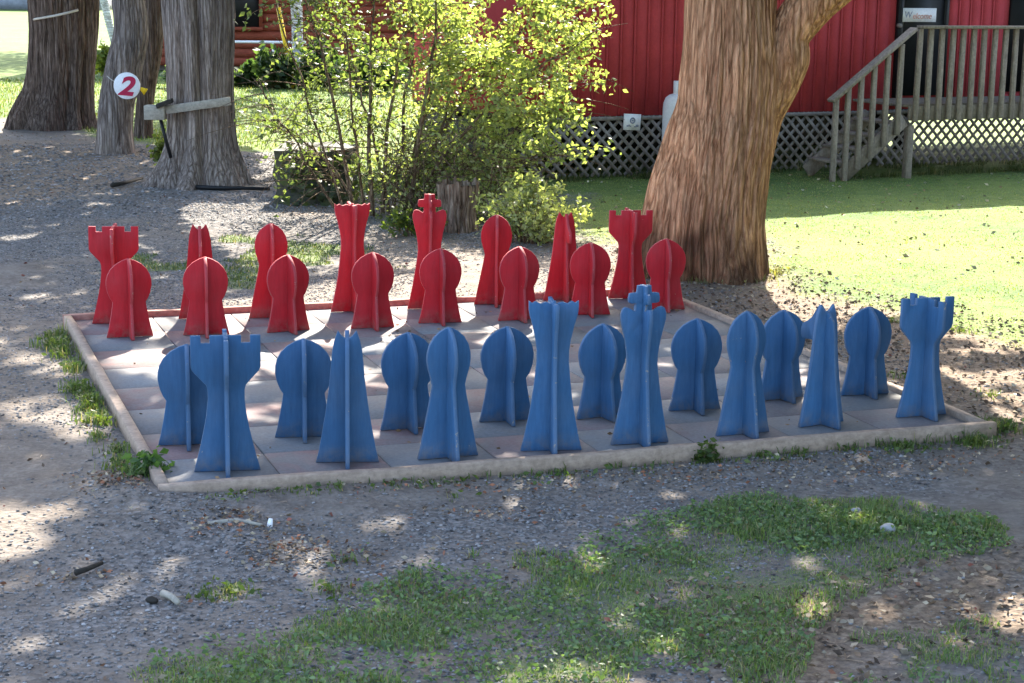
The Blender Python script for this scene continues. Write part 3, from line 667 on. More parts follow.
X_, Y_, Z_ = np.meshgrid(np.linspace(0, 1, n), np.linspace(0, 1, 10), np.linspace(0, 1, 14), indexing='ij')
def face(fn, nu, nv):
    u_, v_ = np.meshgrid(np.linspace(0, 1, nu), np.linspace(0, 1, nv), indexing='ij'); p = fn(u_.ravel(), v_.ravel())
    w_ = c0+np.outer(p[:, 0]*wl, ex_)+np.outer(p[:, 1]*dp, FH)+np.outer(p[:, 2]*h_, [0, 0, 1])
    w_ = w_+(np.stack([vn(w_[:, 0]*6, w_[:, 1]*6, w_[:, 2]*6, s) for s in (1, 2, 3)], 1)-.5)*.09
    i_, j_ = np.meshgrid(np.arange(nu-1), np.arange(nv-1), indexing='ij'); g.add(w_, np.stack([i_*nv+j_, (i_+1)*nv+j_, (i_+1)*nv+j_+1, i_*nv+j_+1], -1).reshape(-1, 4))
O = np.zeros_like; I = np.ones_like
face(lambda u_, v_: np.stack([u_, O(u_), v_], 1), 30, 20); face(lambda u_, v_: np.stack([u_, I(u_), v_], 1), 30, 20)
face(lambda u_, v_: np.stack([O(u_), u_, v_], 1), 20, 20); face(lambda u_, v_: np.stack([I(u_), u_, v_], 1), 20, 20); face(lambda u_, v_: np.stack([u_, v_, I(u_)], 1), 30, 20)
g.build('block_body', M['mossblock'], pb, True)
g = Geo(); pos = c0+np.outer(rng.uniform(.1, 1.1, 420)*wl, ex_)+np.outer(rng.uniform(-.25, .3, 420), FH)+np.outer(rng.uniform(.05, .95, 420)*h_, [0, 0, 1])
sprays(g, pos, rng.uniform(.08, .15, 420), greens(420, (.05, .07, .04), (.11, .13, .07)), .9); g.build('foliage', M['leaf'], pb)

# ------------------------------------------------------------------ the bush
BP = G(398, 214)
bush = tag(empty('bush', BP), 'large leafy bush with many thin stems, yellow green and backlit, beside the red building', 'bush')
g = Geo(); gl = Geo()
stems = [((348, 196), (318, 120), (296, 40), (286, -25)), ((356, 198), (340, 110), (322, 20), (312, -25)), ((366, 200), (352, 100), (346, 10), (350, -25)),
         ((374, 205), (368, 120), (376, 40), (388, -22)), ((382, 208), (386, 120), (398, 30), (418, -22)), ((392, 210), (402, 140), (412, 60), (410, -22)),
         ((398, 212), (416, 130), (440, 50), (468, -18)), ((404, 212), (430, 140), (470, 75), (520, 0)), ((412, 212), (450, 150), (500, 105), (560, 60)),
         ((418, 214), (465, 165), (520, 130), (575, 95)), ((340, 198), (300, 150), (275, 110), (258, 80)), ((410, 210), (425, 100), (438, 20), (450, -22)),
         ((388, 210), (376, 150), (350, 80), (330, 0)), ((420, 214), (450, 190), (500, 170), (560, 150)), ((360, 200), (330, 160), (300, 135), (262, 130)),
         ((400, 212), (440, 110), (505, 40), (565, -10)), ((408, 212), (455, 120), (530, 70), (590, 30))]
def bez(c, e): return c[0]*(1-e)**3+3*c[1]*(1-e)**2*e+3*c[2]*(1-e)*e**2+c[3]*e**3
for q, sps in enumerate(stems):
    dd = rng.uniform(-.9, .9); cp = [onplane(u, v, BP)+FH*dd*e for (u, v), e in zip(sps, (.25, .5, .85, 1.1))]
    cp[0][2] = -.02
    pts = np.array([bez(cp, e) for e in np.linspace(0, 1, 22)]); pts += (np.stack([vn(np.arange(22)*.45, q, k_, 8) for k_ in range(3)], 1)-.5)*.14*np.linspace(0, 1, 22)[:, None]
    r0 = rng.uniform(.014, .030); g.tube(pts, np.linspace(r0, .006, 22), 7)
    for tw in range(40):
        e = rng.uniform(.12, 1); p0 = bez(cp, e); d = rng.normal(size=3); d[2] = d[2]*.5+.25; d /= np.linalg.norm(d); Lw = rng.uniform(.25, .8)
        d = d+RH*(.35 if sps[-1][0] > 400 else -.35)
        pw = [p0+d*Lw*z_+np.array([0, 0, -.22*Lw*z_*z_]) for z_ in np.linspace(0, 1, 5)]; g.tube(pw, np.linspace(.006, .002, 5), 4)
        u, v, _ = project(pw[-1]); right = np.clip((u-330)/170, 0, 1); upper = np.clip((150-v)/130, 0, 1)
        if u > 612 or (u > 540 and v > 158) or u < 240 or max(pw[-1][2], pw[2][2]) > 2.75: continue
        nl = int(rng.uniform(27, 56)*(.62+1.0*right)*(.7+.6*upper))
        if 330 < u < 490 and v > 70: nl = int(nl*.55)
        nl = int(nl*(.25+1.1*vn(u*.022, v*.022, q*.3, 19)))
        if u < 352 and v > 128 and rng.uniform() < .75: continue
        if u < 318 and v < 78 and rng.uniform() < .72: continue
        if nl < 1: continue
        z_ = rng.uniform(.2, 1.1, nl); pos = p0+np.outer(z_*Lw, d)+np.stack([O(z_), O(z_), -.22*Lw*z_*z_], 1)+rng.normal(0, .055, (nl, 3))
        cc = greens(nl, (.11, .15, .06), (.29, .32, .155)) if right > .3 else greens(nl, (.05, .075, .032), (.135, .165, .07))  # leaves on the left coloured darker, their shade put into the colour
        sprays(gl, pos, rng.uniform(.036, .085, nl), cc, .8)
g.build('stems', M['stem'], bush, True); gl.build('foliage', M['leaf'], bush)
# dead twigs round the stump belong to the bush's foot
g = Geo()
for q in range(170):
    u, v = rng.uniform(385, 510), rng.uniform(140, 222); p = onplane(u, v, BP-FH*rng.uniform(.1, .9)); d = rng.normal(size=3); d /= np.linalg.norm(d)
    g.tube([p-d*.25, p+[0, 0, rng.uniform(-.05, .05)], p+d*.25], [.006, .005, .002], 4)
g.build('dead_twigs', M['stem'], bush)
gl = Geo()
for q in range(150):
    u, v = rng.uniform(368, 520), rng.uniform(138, 216); p = onplane(u, v, BP-FH*rng.uniform(-.5, 1.0)); k_ = int(rng.uniform(4, 16))
    sprays(gl, p+rng.normal(0, .09, (k_, 3)), rng.uniform(.03, .07, k_), greens(k_, (.09, .115, .05), (.25, .27, .15)), .8)
gl.build('foliage', M['leaf'], bush)
def small_plant(name, u, v, w_px, h_px, n, label, cols, size=(.04, .08), dep=.4, cat='plant', depth_fh=None, group=None, dens=1.):
    P = G(u, v); s_ = ppm(P); W, H = w_px/s_/2, h_px/s_; r = tag(empty(name, P), label, cat, group)
    g = Geo(); gl = Geo()
    for q in range(max(6, n//40)):
        an, rr = rng.uniform(0, 6.28), rng.uniform(0, 1)**.6; tip = P+RH*math.cos(an)*rr*W+FH*math.sin(an)*rr*min(W, 1.)+np.array([0, 0, H*rng.uniform(.5, 1)*(1-.45*rr*rr)])
        b0 = P+(tip-P)*np.array([.35, .35, 0])-[0, 0, .03]
        cp = [b0, b0+[0, 0, (tip[2])*.5], tip-[0, 0, H*.15], tip]; pts = np.array([bez(cp, e) for e in np.linspace(0, 1, 8)])
        g.tube(pts, np.linspace(.008, .002, 8), 5); k_ = 40
        e = rng.uniform(.3, 1, k_); pos = np.array([bez(cp, z_) for z_ in e])+rng.normal(0, .075*max(.5, H), (k_, 3)); pos[:, 2] = np.maximum(pos[:, 2], .02)
        sprays(gl, pos, rng.uniform(*size, k_), greens(k_, *cols), .7)
    g.build('stems', M['stem'], r); gl.build('foliage', M['leaf'], r); return r
small_plant('shrub', 530, 240, 125, 66, 3000, 'low pale green feathery shrub right of the cut stump', ((.15, .18, .08), (.32, .34, .19)), (.035, .07), cat='shrub')
small_plant('shrub', 415, 236, 70, 34, 700, 'small leafy plant at the foot of the cut stump behind the red king', ((.04, .07, .02), (.10, .13, .03)), (.04, .08), cat='plant')
small_plant('shrub', 165, 166, 30, 42, 500, 'small leafy plant growing at the foot of the crooked trunk', ((.06, .09, .025), (.15, .17, .05)), (.06, .10), cat='plant')
small_plant('shrub', 104, 76, 26, 34, 500, 'yellow green bush seen between the two leftmost trunks', ((.09, .13, .02), (.20, .22, .04)), (.12, .22), cat='bush')
for u, v, a_, h_, l in ((184, 88, 46, 30, 'dark shrub left of the fluted trunk by the cabin wall'), (250, 86, 34, 26, 'low pale shrub in front of the log cabin'), (272, 88, 44, 46, 'dark bushy shrub around the foot of the yellow guy guard'),
                        (318, 88, 62, 52, 'dark bushy shrub right of the pale birch'), (370, 92, 70, 50, 'dark shrub behind the leafy bush stems'), (222, 86, 36, 24, 'small dark shrub beside the fluted trunk at the cabin foot')):
    small_plant('shrub', u, v, a_, h_, 1100, l, ((.025, .05, .02), (.07, .10, .045)), (.12, .24), cat='shrub', group='shrubs along the log cabin')
small_plant('plant', 150, 480, 24, 25, 420, 'broad-leaved green weed at the front left corner of the board', ((.05, .10, .03), (.10, .17, .06)), (.03, .07), cat='weed')
small_plant('plant', 708, 462, 18, 14, 200, 'small weed clump against the front board rail below the right bishop', ((.04, .07, .02), (.10, .13, .04)), (.02, .05), cat='weed')

# ------------------------------------------------------------------ yellow guy guard
YB = G(294, 88); gg = tag(empty('guy_guard', YB), 'slanting yellow guard tube on a guy wire in front of the log cabin', 'guy wire')
a, b_ = onplane(278.3, 7.5, YB), onplane(294, 88, YB); g = Geo(); g.tube([a, b_-[0, 0, .05]], 2.3/ppm(YB), 12); g.build('guard_tube', M['yellow'], gg)
g = Geo(); g.tube([a+(a-b_)*3.5, a+(b_-a)*.02], .012, 6); g.build('wire', M['rope'], gg)
# ------------------------------------------------------------------ log cabin
LC0, LC1 = G(120, 70), G(520, 74); LC0[2] = LC1[2] = 0
cab = tag(empty('log_cabin', (LC0+LC1)/2), 'brown red log cabin far behind the trees at the left', 'cabin')
e_ = (LC1-LC0); cl = np.linalg.norm(e_); e_ /= cl; nb = np.array([-e_[1], e_[0], 0])
g = Geo()
for q in range(16):
    z = .25+q*.23; pts = [LC0+[0, 0, z], LC0+e_*cl*.5+[0, 0, z], LC1+[0, 0, z]]; g.tube(pts, .125, 10, colr=(1, 1, 1))
    for e0 in (LC0, LC1): g.tube([e0+[0, 0, z+.1], e0+nb*6+[0, 0, z+.1]], .12, 8)
g.build('log_wall', M['cabin'], cab, True)
g = Geo(); g.box((LC0+LC1)/2+nb*.6+[0, 0, .0], cl, .5, .5, e_, nb); g.build('foundation', M['concrete'], cab)
g = Geo(); mid = (LC0+LC1)/2
for s_ in (0, 1):
    p = mid+nb*(-.9 if s_ == 0 else 7.)+[0, 0, 3.7]; q_ = mid+nb*3.1+[0, 0, 6.2]; g.beam(p, q_, cl+1.6, .14, up=e_)
g.build('roof', M['roof'], cab)
wn_c = onplane(238, 6, LC0, nb); g = Geo(); g.box(wn_c-nb*.14+[0, 0, .1], 1.1, .10, 1.3, e_, nb); wf = g.build('window', M['black'], cab)
g = Geo()
for dx in (-.6, .6): g.box(wn_c-nb*.16+e_*dx+[0, 0, .1], .09, .12, 1.4, e_, nb)
g.box(wn_c-nb*.16+[0, 0, -.58], 1.3, .14, .09, e_, nb); g.build('window_frame', M['cabin'], cab)
hr = tag(empty('handrail', onplane(272, 60, LC0-nb*1.5, nb)), 'thin white handrail along the front of the log cabin', 'handrail')
q0, q1 = onplane(215, 41.5, LC0-nb*1.5, nb), onplane(306, 42.5, LC0-nb*1.5, nb)
g = Geo(); g.tube([q0, q1], .035, 8); g.build('top_bar', M['white'], hr)
for u in (218, 273):
    p = onplane(u, 42, LC0-nb*1.5, nb); g = Geo(); g.tube([[p[0], p[1], -.05], p-[0, 0, .02]], .03, 8); g.build('post', M['white'], hr)
# far barn at the upper left
FB = G(8, 9.5); s_ = ppm(FB); fb = tag(empty('barn', FB), 'distant red barn on a grey base behind the lawn at the upper left', 'barn')
g = Geo(); g.box(FB+[0, 4, .35], 14, 6, .8, RH, FH); g.build('foundation', M['concrete'], fb)
g = Geo(); g.box(FB+[0, 4, 2.3], 13.6, 5.6, 3.1, RH, FH); g.build('wall', M['siding'], fb)
g = Geo()
for s0 in (-1, 1): g.beam(FB+FH*(s0*3.4)+np.array([0, 4, 3.7]), FB+np.array([0, 4, 6.]), 14.6, .2, up=RH)
g.build('roof', M['roof'], fb)

# ------------------------------------------------------------------ red building
W0 = G(585, 178); W0[2] = 0; AN = math.radians(6.8)
E1 = np.array([math.cos(AN), math.sin(AN), 0]); NB = np.array([math.sin(AN), -math.cos(AN), 0]); ZU = np.array([0, 0, 1.])
def wall(u, v, off=0.): return onplane(u, v, W0+NB*off, NB)
def sco(u, off=0.): return (wall(u, 60, off)-W0)@E1
def WP(s, off, z): return W0+E1*s+NB*off+ZU*z
S0, S1, Z0, Z1, BD = -.95, 12.5, .80, 3.25, 3.4
bd_ = tag(empty('red_building', WP(4, 0, 0)), 'red vertical-board building on a lattice skirt behind the lawn', 'building')
dL, dR = sco(895), sco(943.5); zD = .97
wL, wR = sco(1007), sco(1007)+1.3
g = Geo(); s = S0
while s < S1:
    e = min(s+.205, S1); c_ = (s+e)/2
    z0 = Z0
    segs = [(Z0, Z1)]
    if e > dL and s < dR: segs = [(zD+2.1, Z1)] 
    if e > dL and s < dR and (s < dL or e > dR):
        pass
    if e > wL and s < wR: segs = [(Z0, 1.02), (2.9, Z1)]
    for za, zb in segs:
        if zb-za > .03: g.box(WP(c_, -.012-rng.uniform(0, .003), (za+zb)/2), e-s-.006, .024, zb-za, E1, NB)
        if zb-za > .03: g.box(WP(s, .002, (za+zb)/2), .026, .012, zb-za-.004, E1, NB)
    s = e
g.box(WP((S0+S1)/2, -.05, (Z0+Z1)/2), S1-S0, .04, Z1-Z0+.02, E1, NB)
# the other three sides
g.box(WP(S0+.03, -BD/2-.1, (Z0+Z1)/2), .06, BD, Z1-Z0, E1, NB); g.box(WP(S1-.03, -BD/2-.1, (Z0+Z1)/2), .06, BD, Z1-Z0, E1, NB); g.box(WP((S0+S1)/2, -BD-.13, (Z0+Z1)/2), S1-S0, .05, Z1-Z0, E1, NB)
g.build('wall', M['siding'], bd_)
g = Geo(); g.box(WP((S0+S1)/2, -BD/2-.07, Z0-.03), S1-S0, BD+.1, .07, E1, NB); g.build('floor', M['darkwood'], bd_)
g = Geo()
sm_ = (S0+S1)/2
for sg_ in (0, 1):
    p, q_ = (WP(sm_, .55, Z1-.06), WP(sm_, -BD/2, Z1+.85)) if sg_ == 0 else (WP(sm_, -BD-.6, Z1-.06), WP(sm_, -BD/2, Z1+.85))
    g.beam(p, q_, S1-S0+.9, .09, up=E1)
g.build('roof', M['roof'], bd_)
dz_ = 2.1
door = None
g = Geo(); g.box(WP((dL+dR)/2, .01, zD+dz_/2), dR-dL-.10, .05, dz_-.06, E1, NB); door = g.build('door', M['door'], bd_)
g = Geo()
g.box(WP(dL+.03, .012, zD+dz_/2), .07, .09, dz_, E1, NB); g.box(WP(dR-.03, .012, zD+dz_/2), .07, .09, dz_, E1, NB); g.box(WP((dL+dR)/2, .012, zD+dz_-.02), dR-dL-.14, .09, .07, E1, NB)
g.build('door_frame', M['black'], bd_)
g = Geo(); c = wall(899.5, 25.5, .06); g.tube([c-NB*.03, c+NB*.03], .03, 12); hd = g.build('handle', M['lattice'], bd_)
hd.parent = door; hd.matrix_parent_inverse = Matrix.Identity(4)
g = Geo(); g.box(WP((wL+wR)/2, -.0, 1.96), wR-wL, .05, 1.86, E1, NB); g.build('window', M['black'], bd_)
# lattice skirt
def lattice(g, s0, s1, z0, z1, off, step=.165, wd=.042, drop=None):
    for dirn, dz2 in ((1, 0.), (-1, .011)):
        hgt = z1-z0; n0 = int((s1-s0+hgt)/step)+2
        for k_ in range(-1, n0):
            a = s0-hgt+k_*step if dirn > 0 else s0+k_*step
            pa, pb_ = (a, z0), (a+dirn*hgt, z1)
            def clip(p, q_):
                pts = []
                lo, hi = 0., 1.; dx = q_[0]-p[0]
                for bnd, sgn in ((s0, 1), (s1, -1)):
                    f0 = sgn*(p[0]-bnd); f1 = sgn*(q_[0]-bnd)
                    if f0 < 0 and f1 < 0: return None
                    if f0 < 0: lo = max(lo, f0/(f0-f1))
                    if f1 < 0: hi = min(hi, f0/(f0-f1))
                if hi-lo < .03: return None
                return [(p[0]+dx*e, p[1]+(q_[1]-p[1])*e) for e in (lo, hi)]
            r_ = clip(pa, pb_)
            if r_ is None: continue
            p, q_ = WP(r_[0][0], off+dz2, r_[0][1]), WP(r_[1][0], off+dz2, r_[1][1])
            g.beam(p, q_, .008, wd, up=NB)
    g.box(WP((s0+s1)/2, off+.018, z1-.02), s1-s0, .02, .05, E1, NB)
lat_z1 = Z0-.01
g = Geo(); lattice(g, S0, 4.6, .02, lat_z1, .0); g.build('lattice_skirt', M['lattice'], bd_)
g = Geo(); lattice(g, 4.65, S1, .02, lat_z1, .0); g.build('lattice_skirt', M['lattice'], bd_)
sbk = (onplane(868, 140, W0-NB*BD, NB)-W0)@E1
g = Geo(); g.box(WP((S0+sbk)/2, -BD+.1, Z0/2-.1), sbk-S0, .06, Z0-.06, E1, NB); g.box(WP(S0+.05, -BD/2, Z0/2-.1), .06, BD-.3, Z0-.06, E1, NB); g.build('back_skirt', M['darkwood'], bd_)
for sp_ in (sco(931), sco(975), sco(1000)):
    g = Geo(); g.box(WP(sp_, -2.2, Z0/2-.09), .16, .16, Z0-.04, E1, NB); g.build('pier', M['darkwood'], bd_)
# sign on the skirt
c = wall(632, 122, .09); s_ = ppm(c); sk = tag(empty('notice_board', c), 'small white board with a dark ring mark, hung on the lattice skirt', 'sign')
e1 = E1*math.cos(-.05)+ZU*math.sin(-.05); u1 = -E1*math.sin(-.05)+ZU*math.cos(-.05)
g = Geo(); g.box(c, 19/s_, .02, 16/s_, e1, NB, u1); g.build('board', M['white'], sk)
g = Geo(); cc_ = c+u1*1.5/s_+NB*.014
g.tube([cc_+(e1*math.cos(q*.42)+u1*math.sin(q*.42))*2.5/s_ for q in range(16)], .010, 6); disc(g, cc_, .012, .01, NB, 12)
for dx, dy, wd, hh_ in ((-5.5, -4, 1.6, 1.2), (-3.6, -3.6, 1.2, 2.), (-1.8, -4.2, 1.2, 1.), (5.5, -3.6, 3., 2.2), (3.4, -4.6, 2.4, 1.)):
    g.box(c+e1*dx/s_+u1*dy/s_+NB*.013, wd/s_, .006, hh_/s_, e1, NB, u1)
g.build('emblem', M['greypaint'], sk)
# welcome sign
c = wall(919.5, 15, .06); s_ = ppm(c); fs = abs(RH@E1)
ws = tag(empty('door_sign', c), 'white rectangular welcome sign on the dark door', 'sign')
g = Geo(); wsg = (sco(936)-sco(903.3)); g.box(c, wsg, .015, 13.6/s_, E1, NB); g.build('board', M['white'], ws)
text('lettering', 'W', .125, M['greypaint'], ws, c-E1*wsg*.34+NB*.011+ZU*.005, E1, ZU, .002, .15)
text('lettering', 'elcome', .12, M['pinkpaint'], ws, c+E1*wsg*.075+NB*.011-ZU*.012, E1, ZU, .002, .15, .95)
# propane tank
TK = wall(677, 150, .45); TK[2] = 0; s_ = ppm(TK); tk = tag(empty('gas_tank', TK), 'tall white gas cylinder half hidden behind the leaning cedar', 'gas cylinder')
zt = onplane(677, 94, TK)[2]; r_ = 15.5/s_
prof = [(r_*.92, .0), (r_, .05), (r_, zt-.2), (r_*.97, zt-.12), (r_*.85, zt-.05), (r_*.6, zt-.01), (r_*.3, zt+.01), (.001, zt+.012)]
g = Geo(); g.tube([TK+[0, 0, z] for _, z in prof], [a for a, _ in prof], 32); g.build('cylinder_body', M['white'], tk, True)
g = Geo(); g.tube([TK+[0, 0, zt-.02], TK+[0, 0, zt+.17]], r_*.36, 16); g.build('valve_collar', M['white'], tk, True)
g = Geo(); g.tube([TK+[0, 0, zt+.05]+NB*r_*.37, TK+[0, 0, zt+.05]+NB*r_*.45], .03, 10); g.build('valve', M['black'], tk)

# ------------------------------------------------------------------ deck
DP = G(911, 178); DP[2] = 0
def dk(u, v, off=0.): return onplane(u, v, DP+NB*off, NB)
dof = (DP-W0)@NB   # distance of the rail plane from the wall
deck = tag(empty('wooden_deck', DP), 'grey wooden deck with railing and stairs before the red building door', 'deck')
ztop = dk(912, 27)[2]; zr1 = dk(912, 106)[2]; zr0 = dk(912, 120.5)[2]; sE = S1-1.; sP = (DP-W0)@E1
def DPt(s, off, z): return W0+E1*s+NB*(dof+off)+ZU*z
g = Geo(); nbd = int((dof-.1)/.145)
for q in range(nbd): g.box(DPt((sP+sE)/2-.08, -.12-q*.145, zr1-.0), sE-sP+.1, .138, .035, E1, NB)
g.build('deck_floor', M['deckwood'], deck)
g = Geo(); g.box(DPt((sP+sE)/2, -.035, (zr0+zr1)/2-.004), sE-sP+.16, .04, zr1-zr0, E1, NB); bevel(g.build('rim_board', M['deckwood'], deck))
g = Geo(); g.beam(DPt(sP-.02, .03, ztop), DPt(sE, .03, ztop), .15, .04, up=NB); bevel(g.build('top_rail', M['deckwood'], deck), .005)
# slanted rail and stringers
a = dk(829.5, 99.5); b_ = dk(913, 27.5); sB = (a-W0)@E1
g = Geo(); g.beam(a+NB*.03-ZU*.02, b_+NB*.03-ZU*.012, .15, .045, up=NB); bevel(g.build('top_rail', M['deckwood'], deck), .005)
sa = dk(842, 178); sb = dk(905, 121)
for o_ in (-.035, -.8):
    g = Geo(); g.beam(sa+NB*o_, sb+NB*o_+ZU*.02, .2, .045, up=NB.tolist() if False else ZU); g.build('stair_stringer', M['deckwood'], deck)
for q in range(4):
    e = (q+.5)/4.2; p = sa+(sb-sa)*e; g = Geo(); g.box(p-NB*.42+ZU*.10, .27, .72, .035, E1, NB); bevel(g.build('stair_tread', M['deckwood'], deck))
def slope_rail(u): return dk(u, 99.5+(27.5-99.5)*(u-829.5)/(913-829.5))[2]
def slope_str(u): return dk(u, 178+(121-178)*(u-842)/(905-842))[2]
for q, u in enumerate((835.5, 847.3, 859.8, 872.2, 885, 898)):
    p = dk(u, 100); zt_ = slope_rail(u)-.045; zb_ = 0-.03 if q == 0 else max(slope_str(u)-.10, -.02)
    g = Geo(); sB_ = (p-W0)@E1; g.box(DPt(sB_, .016+rng.uniform(-.003, .004), (zt_+zb_)/2), .075, .045, zt_-zb_, E1+ZU*rng.uniform(-.01, .01), NB); o = bevel(g.build('baluster', M['deckwood'], deck), .004)
u = 911
sq_ = sP; k_ = 0; 
while sq_ < sE:
    zb_ = -.05 if k_ == 0 else zr0+rng.uniform(-.015, .01)
    if k_ == 0:
        g = Geo(); g.box(DPt(sq_, -.10, (zr0-.06)/2-.03), .10, .09, zr0-.02, E1, NB); bevel(g.build('post', M['deckwood'], deck), .004)
        zb_ = zr0-.02
    g = Geo(); tl = rng.uniform(-.012, .012); g.box(DPt(sq_+rng.uniform(-.008, .008), .012+rng.uniform(-.002, .006), (ztop-.025+zb_)/2), .078, .042, ztop-.025-zb_, E1, NB, ZU+E1*tl); bevel(g.build('baluster', M['deckwood'], deck), .004)
    sq_ += .182; k_ += 1
g = Geo(); p = dk(911, 150, -.1)
g = Geo(); g.box(DPt(sP+2.2, -.10, zr0/2-.02), .1, .09, zr0, E1, NB); g.build('post', M['deckwood'], deck)

# ------------------------------------------------------------------ ground cover
def blades(g, x, y, h, wd, cols, lean=.5):
    n = len(x); an = rng.uniform(0, 6.283, n); d = np.stack([np.cos(an), np.sin(an), np.zeros(n)], 1); s_ = np.stack([-np.sin(an), np.cos(an), np.zeros(n)], 1)
    b0 = np.stack([x, y, gz(x, y)-.006], 1); h = h[:, None]; ln = rng.uniform(.1, 1, (n, 1))*lean*h; wd = wd[:, None]
    m_ = b0+np.array([0, 0, 1])*h*.55+d*ln*.3; t_ = b0+np.array([0, 0, 1])*h*(.95-.2*ln/h)+d*ln
    v = np.stack([b0-s_*wd, b0+s_*wd, m_+s_*wd*.75, m_-s_*wd*.75, t_], 1).reshape(-1, 3); k_ = np.arange(n)*5
    dry = rng.uniform(size=n) < .13; cols = np.where(dry[:, None], np.array([.30, .255, .15])*rng.uniform(.6, 1.2, (n, 1)), cols)
    g.add(v, [np.stack([k_, k_+1, k_+2, k_+3], 1), np.stack([k_+3, k_+2, k_+4], 1)], np.repeat(cols, 5, 0))
def scatter(poly, dens, thr=.0, nsc=1.2, seed=0):
    lo, hi = poly.min(0), poly.max(0); n = int(np.prod(hi-lo)*dens); x, y = rng.uniform(lo[0], hi[0], n), rng.uniform(lo[1], hi[1], n)
    dx, dy = (fbm(x*1.1, y*1.1, 0, 3)-.5)*.9, (fbm(x*1.1, y*1.1, 0, 9)-.5)*.9
    d = polydist(x+dx, y+dy, poly); q = (d > -.1) & (cover(x, y, nsc, seed) > thr+.14*np.clip(.4-d, 0, .5)/.5)
    q &= np.maximum(abs(x), abs(y)) > 2.42
    return x[q], y[q]
g = Geo()
for poly, dens, thr, sd in ((P_front, 6200, .385, 0), (P_front2, 4600, .38, 1), (P_front3, 4600, .2, 2)):
    x, y = scatter(poly, dens, thr, 2.3, sd); n = len(x); big = fbm(x*2.2, y*2.2, 0, 44, 3)
    blades(g, x, y, rng.uniform(.018, .058, n)*(.15+1.7*big**1.3), rng.uniform(.0018, .0036, n), greens(n, (.07, .125, .035), (.19, .26, .08)), 1.1)
    # clover and broad weeds lying between the blades
    x, y = scatter(poly, 1700, .40, 1.9, 5); n = len(x)
    pos = np.stack([x, y, gz(x, y)+rng.uniform(.008, .04, n)], 1); sprays(g, pos, rng.uniform(.012, .034, n), greens(n, (.07, .125, .05), (.17, .24, .105)), .45)
tag(g.build('grass', M['grass']), 'patchy green grass and clover in the foreground', 'grass', kind='stuff')
g = Geo()
x, y = scatter(P_lawn, 700, .12, 1., 3); q = (x < 16); x, y = x[q], y[q]; n = len(x)
blades(g, x, y, rng.uniform(.010, .024, n)*(.6+.8*fbm(x*1.5, y*1.5, 0, 12, 3)), rng.uniform(.003, .006, n), greens(n, (.13, .19, .05), (.27, .32, .11)), 1.)
tag(g.build('lawn_grass', M['grass']), 'mown lawn between the cedar and the red building', 'lawn', kind='stuff')
g = Geo()
x, y = scatter(P_back, 1400, .46, 1.4, 7); n = len(x); blades(g, x, y, rng.uniform(.02, .05, n), rng.uniform(.003, .005, n), greens(n, (.04, .07, .02), (.09, .12, .04)), .8)
pf = P_far.copy(); pf = pf[(pf[:, 1] < 60)]
x, y = rng.uniform(-6, 12, 60000), rng.uniform(9, 34, 60000); q = (polydist(x, y, P_far) > .1); x, y = x[q], y[q]; n = len(x)
blades(g, x, y, rng.uniform(.04, .08, n), rng.uniform(.006, .012, n), greens(n, (.05, .085, .018), (.13, .16, .045)), .8)
tag(g.build('back_grass', M['grass']), 'grass on the lawn behind the left trees', 'grass', kind='stuff')
# weeds along the rails
g = Geo()
def tuft(cx, cy, n, r, h, cols=((.05, .09, .02), (.13, .17, .05))):
    a, rr = rng.uniform(0, 6.28, n), np.abs(rng.normal(0, r, n)); x, y = cx+np.cos(a)*rr, cy+np.sin(a)*rr
    q = np.maximum(abs(x), abs(y)) > 2.405; x, y = x[q], y[q]; m_ = len(x)
    if m_: blades(g, x, y, rng.uniform(.4, 1, m_)*h, rng.uniform(.002, .0045, m_), greens(m_, *cols), .9)
    k_ = max(1, n//5); pos = np.stack([cx+rng.normal(0, r, k_), cy+rng.normal(0, r, k_), rng.uniform(.01, h*.6, k_)], 1); pos[:, 2] += gz(pos[:, 0], pos[:, 1]); pos = pos[np.maximum(abs(pos[:, 0]), abs(pos[:, 1])) > 2.43]
    if len(pos): sprays(g, pos, rng.uniform(.02, .045, len(pos)), greens(len(pos), *cols), .5)
for q in range(46):
    e = rng.uniform(.0, .97)**.85; tuft(-2.47-abs(rng.normal(0, .06)), -2.35+e*4.5, int(rng.uniform(25, 90)), .05, rng.uniform(.05, .13))
for u, v in ((72, 335), (80, 350), (88, 360)):
    p = G(u, v); tuft(p[0], p[1], 90, .05, .16, ((.10, .14, .03), (.20, .23, .06)))
for u, v, n, h in ((538, 472, 90, .09), (612, 467, 60, .07), (398, 484, 40, .06), (480, 478, 60, .07), (560, 474, 40, .05), (795, 455, 80, .07), (840, 448, 120, .08), (880, 444, 160, .09), (920, 440, 180, .10), (955, 437, 220, .12), (985, 432, 240, .14), (1005, 428, 160, .12), (975, 445, 200, .1), (900, 450, 140, .07), (310, 490, 40, .04), (352, 487, 30, .05), (660, 463, 30, .05), (760, 458, 60, .06),
                   (230, 590, 120, .06), (215, 596, 60, .05), (330, 588, 60, .06), (345, 560, 40, .05), (890, 320, 60, .05), (960, 330, 80, .06), (880, 400, 30, .06), (990, 395, 60, .06), (905, 375, 50, .06), (455, 500, 20, .05)):
    p = G(u, v); tuft(p[0], p[1], n, .07, h)
for q in range(60):
    tuft(rng.uniform(-2.3, 2.5), -2.46-abs(rng.normal(0, .05)), int(rng.uniform(6, 26)), .045, rng.uniform(.02, .06))
for q in range(130):
    s_ = rng.uniform(S0-.2, 9.5); p = WP(s_, rng.uniform(.03, .2) if s_ < sP-1.2 or rng.uniform() < .5 else rng.uniform(.9, 1.15), 0); tuft(p[0], p[1], int(rng.uniform(15, 50)), .09, rng.uniform(.06, .2), ((.04, .065, .02), (.11, .13, .045)))
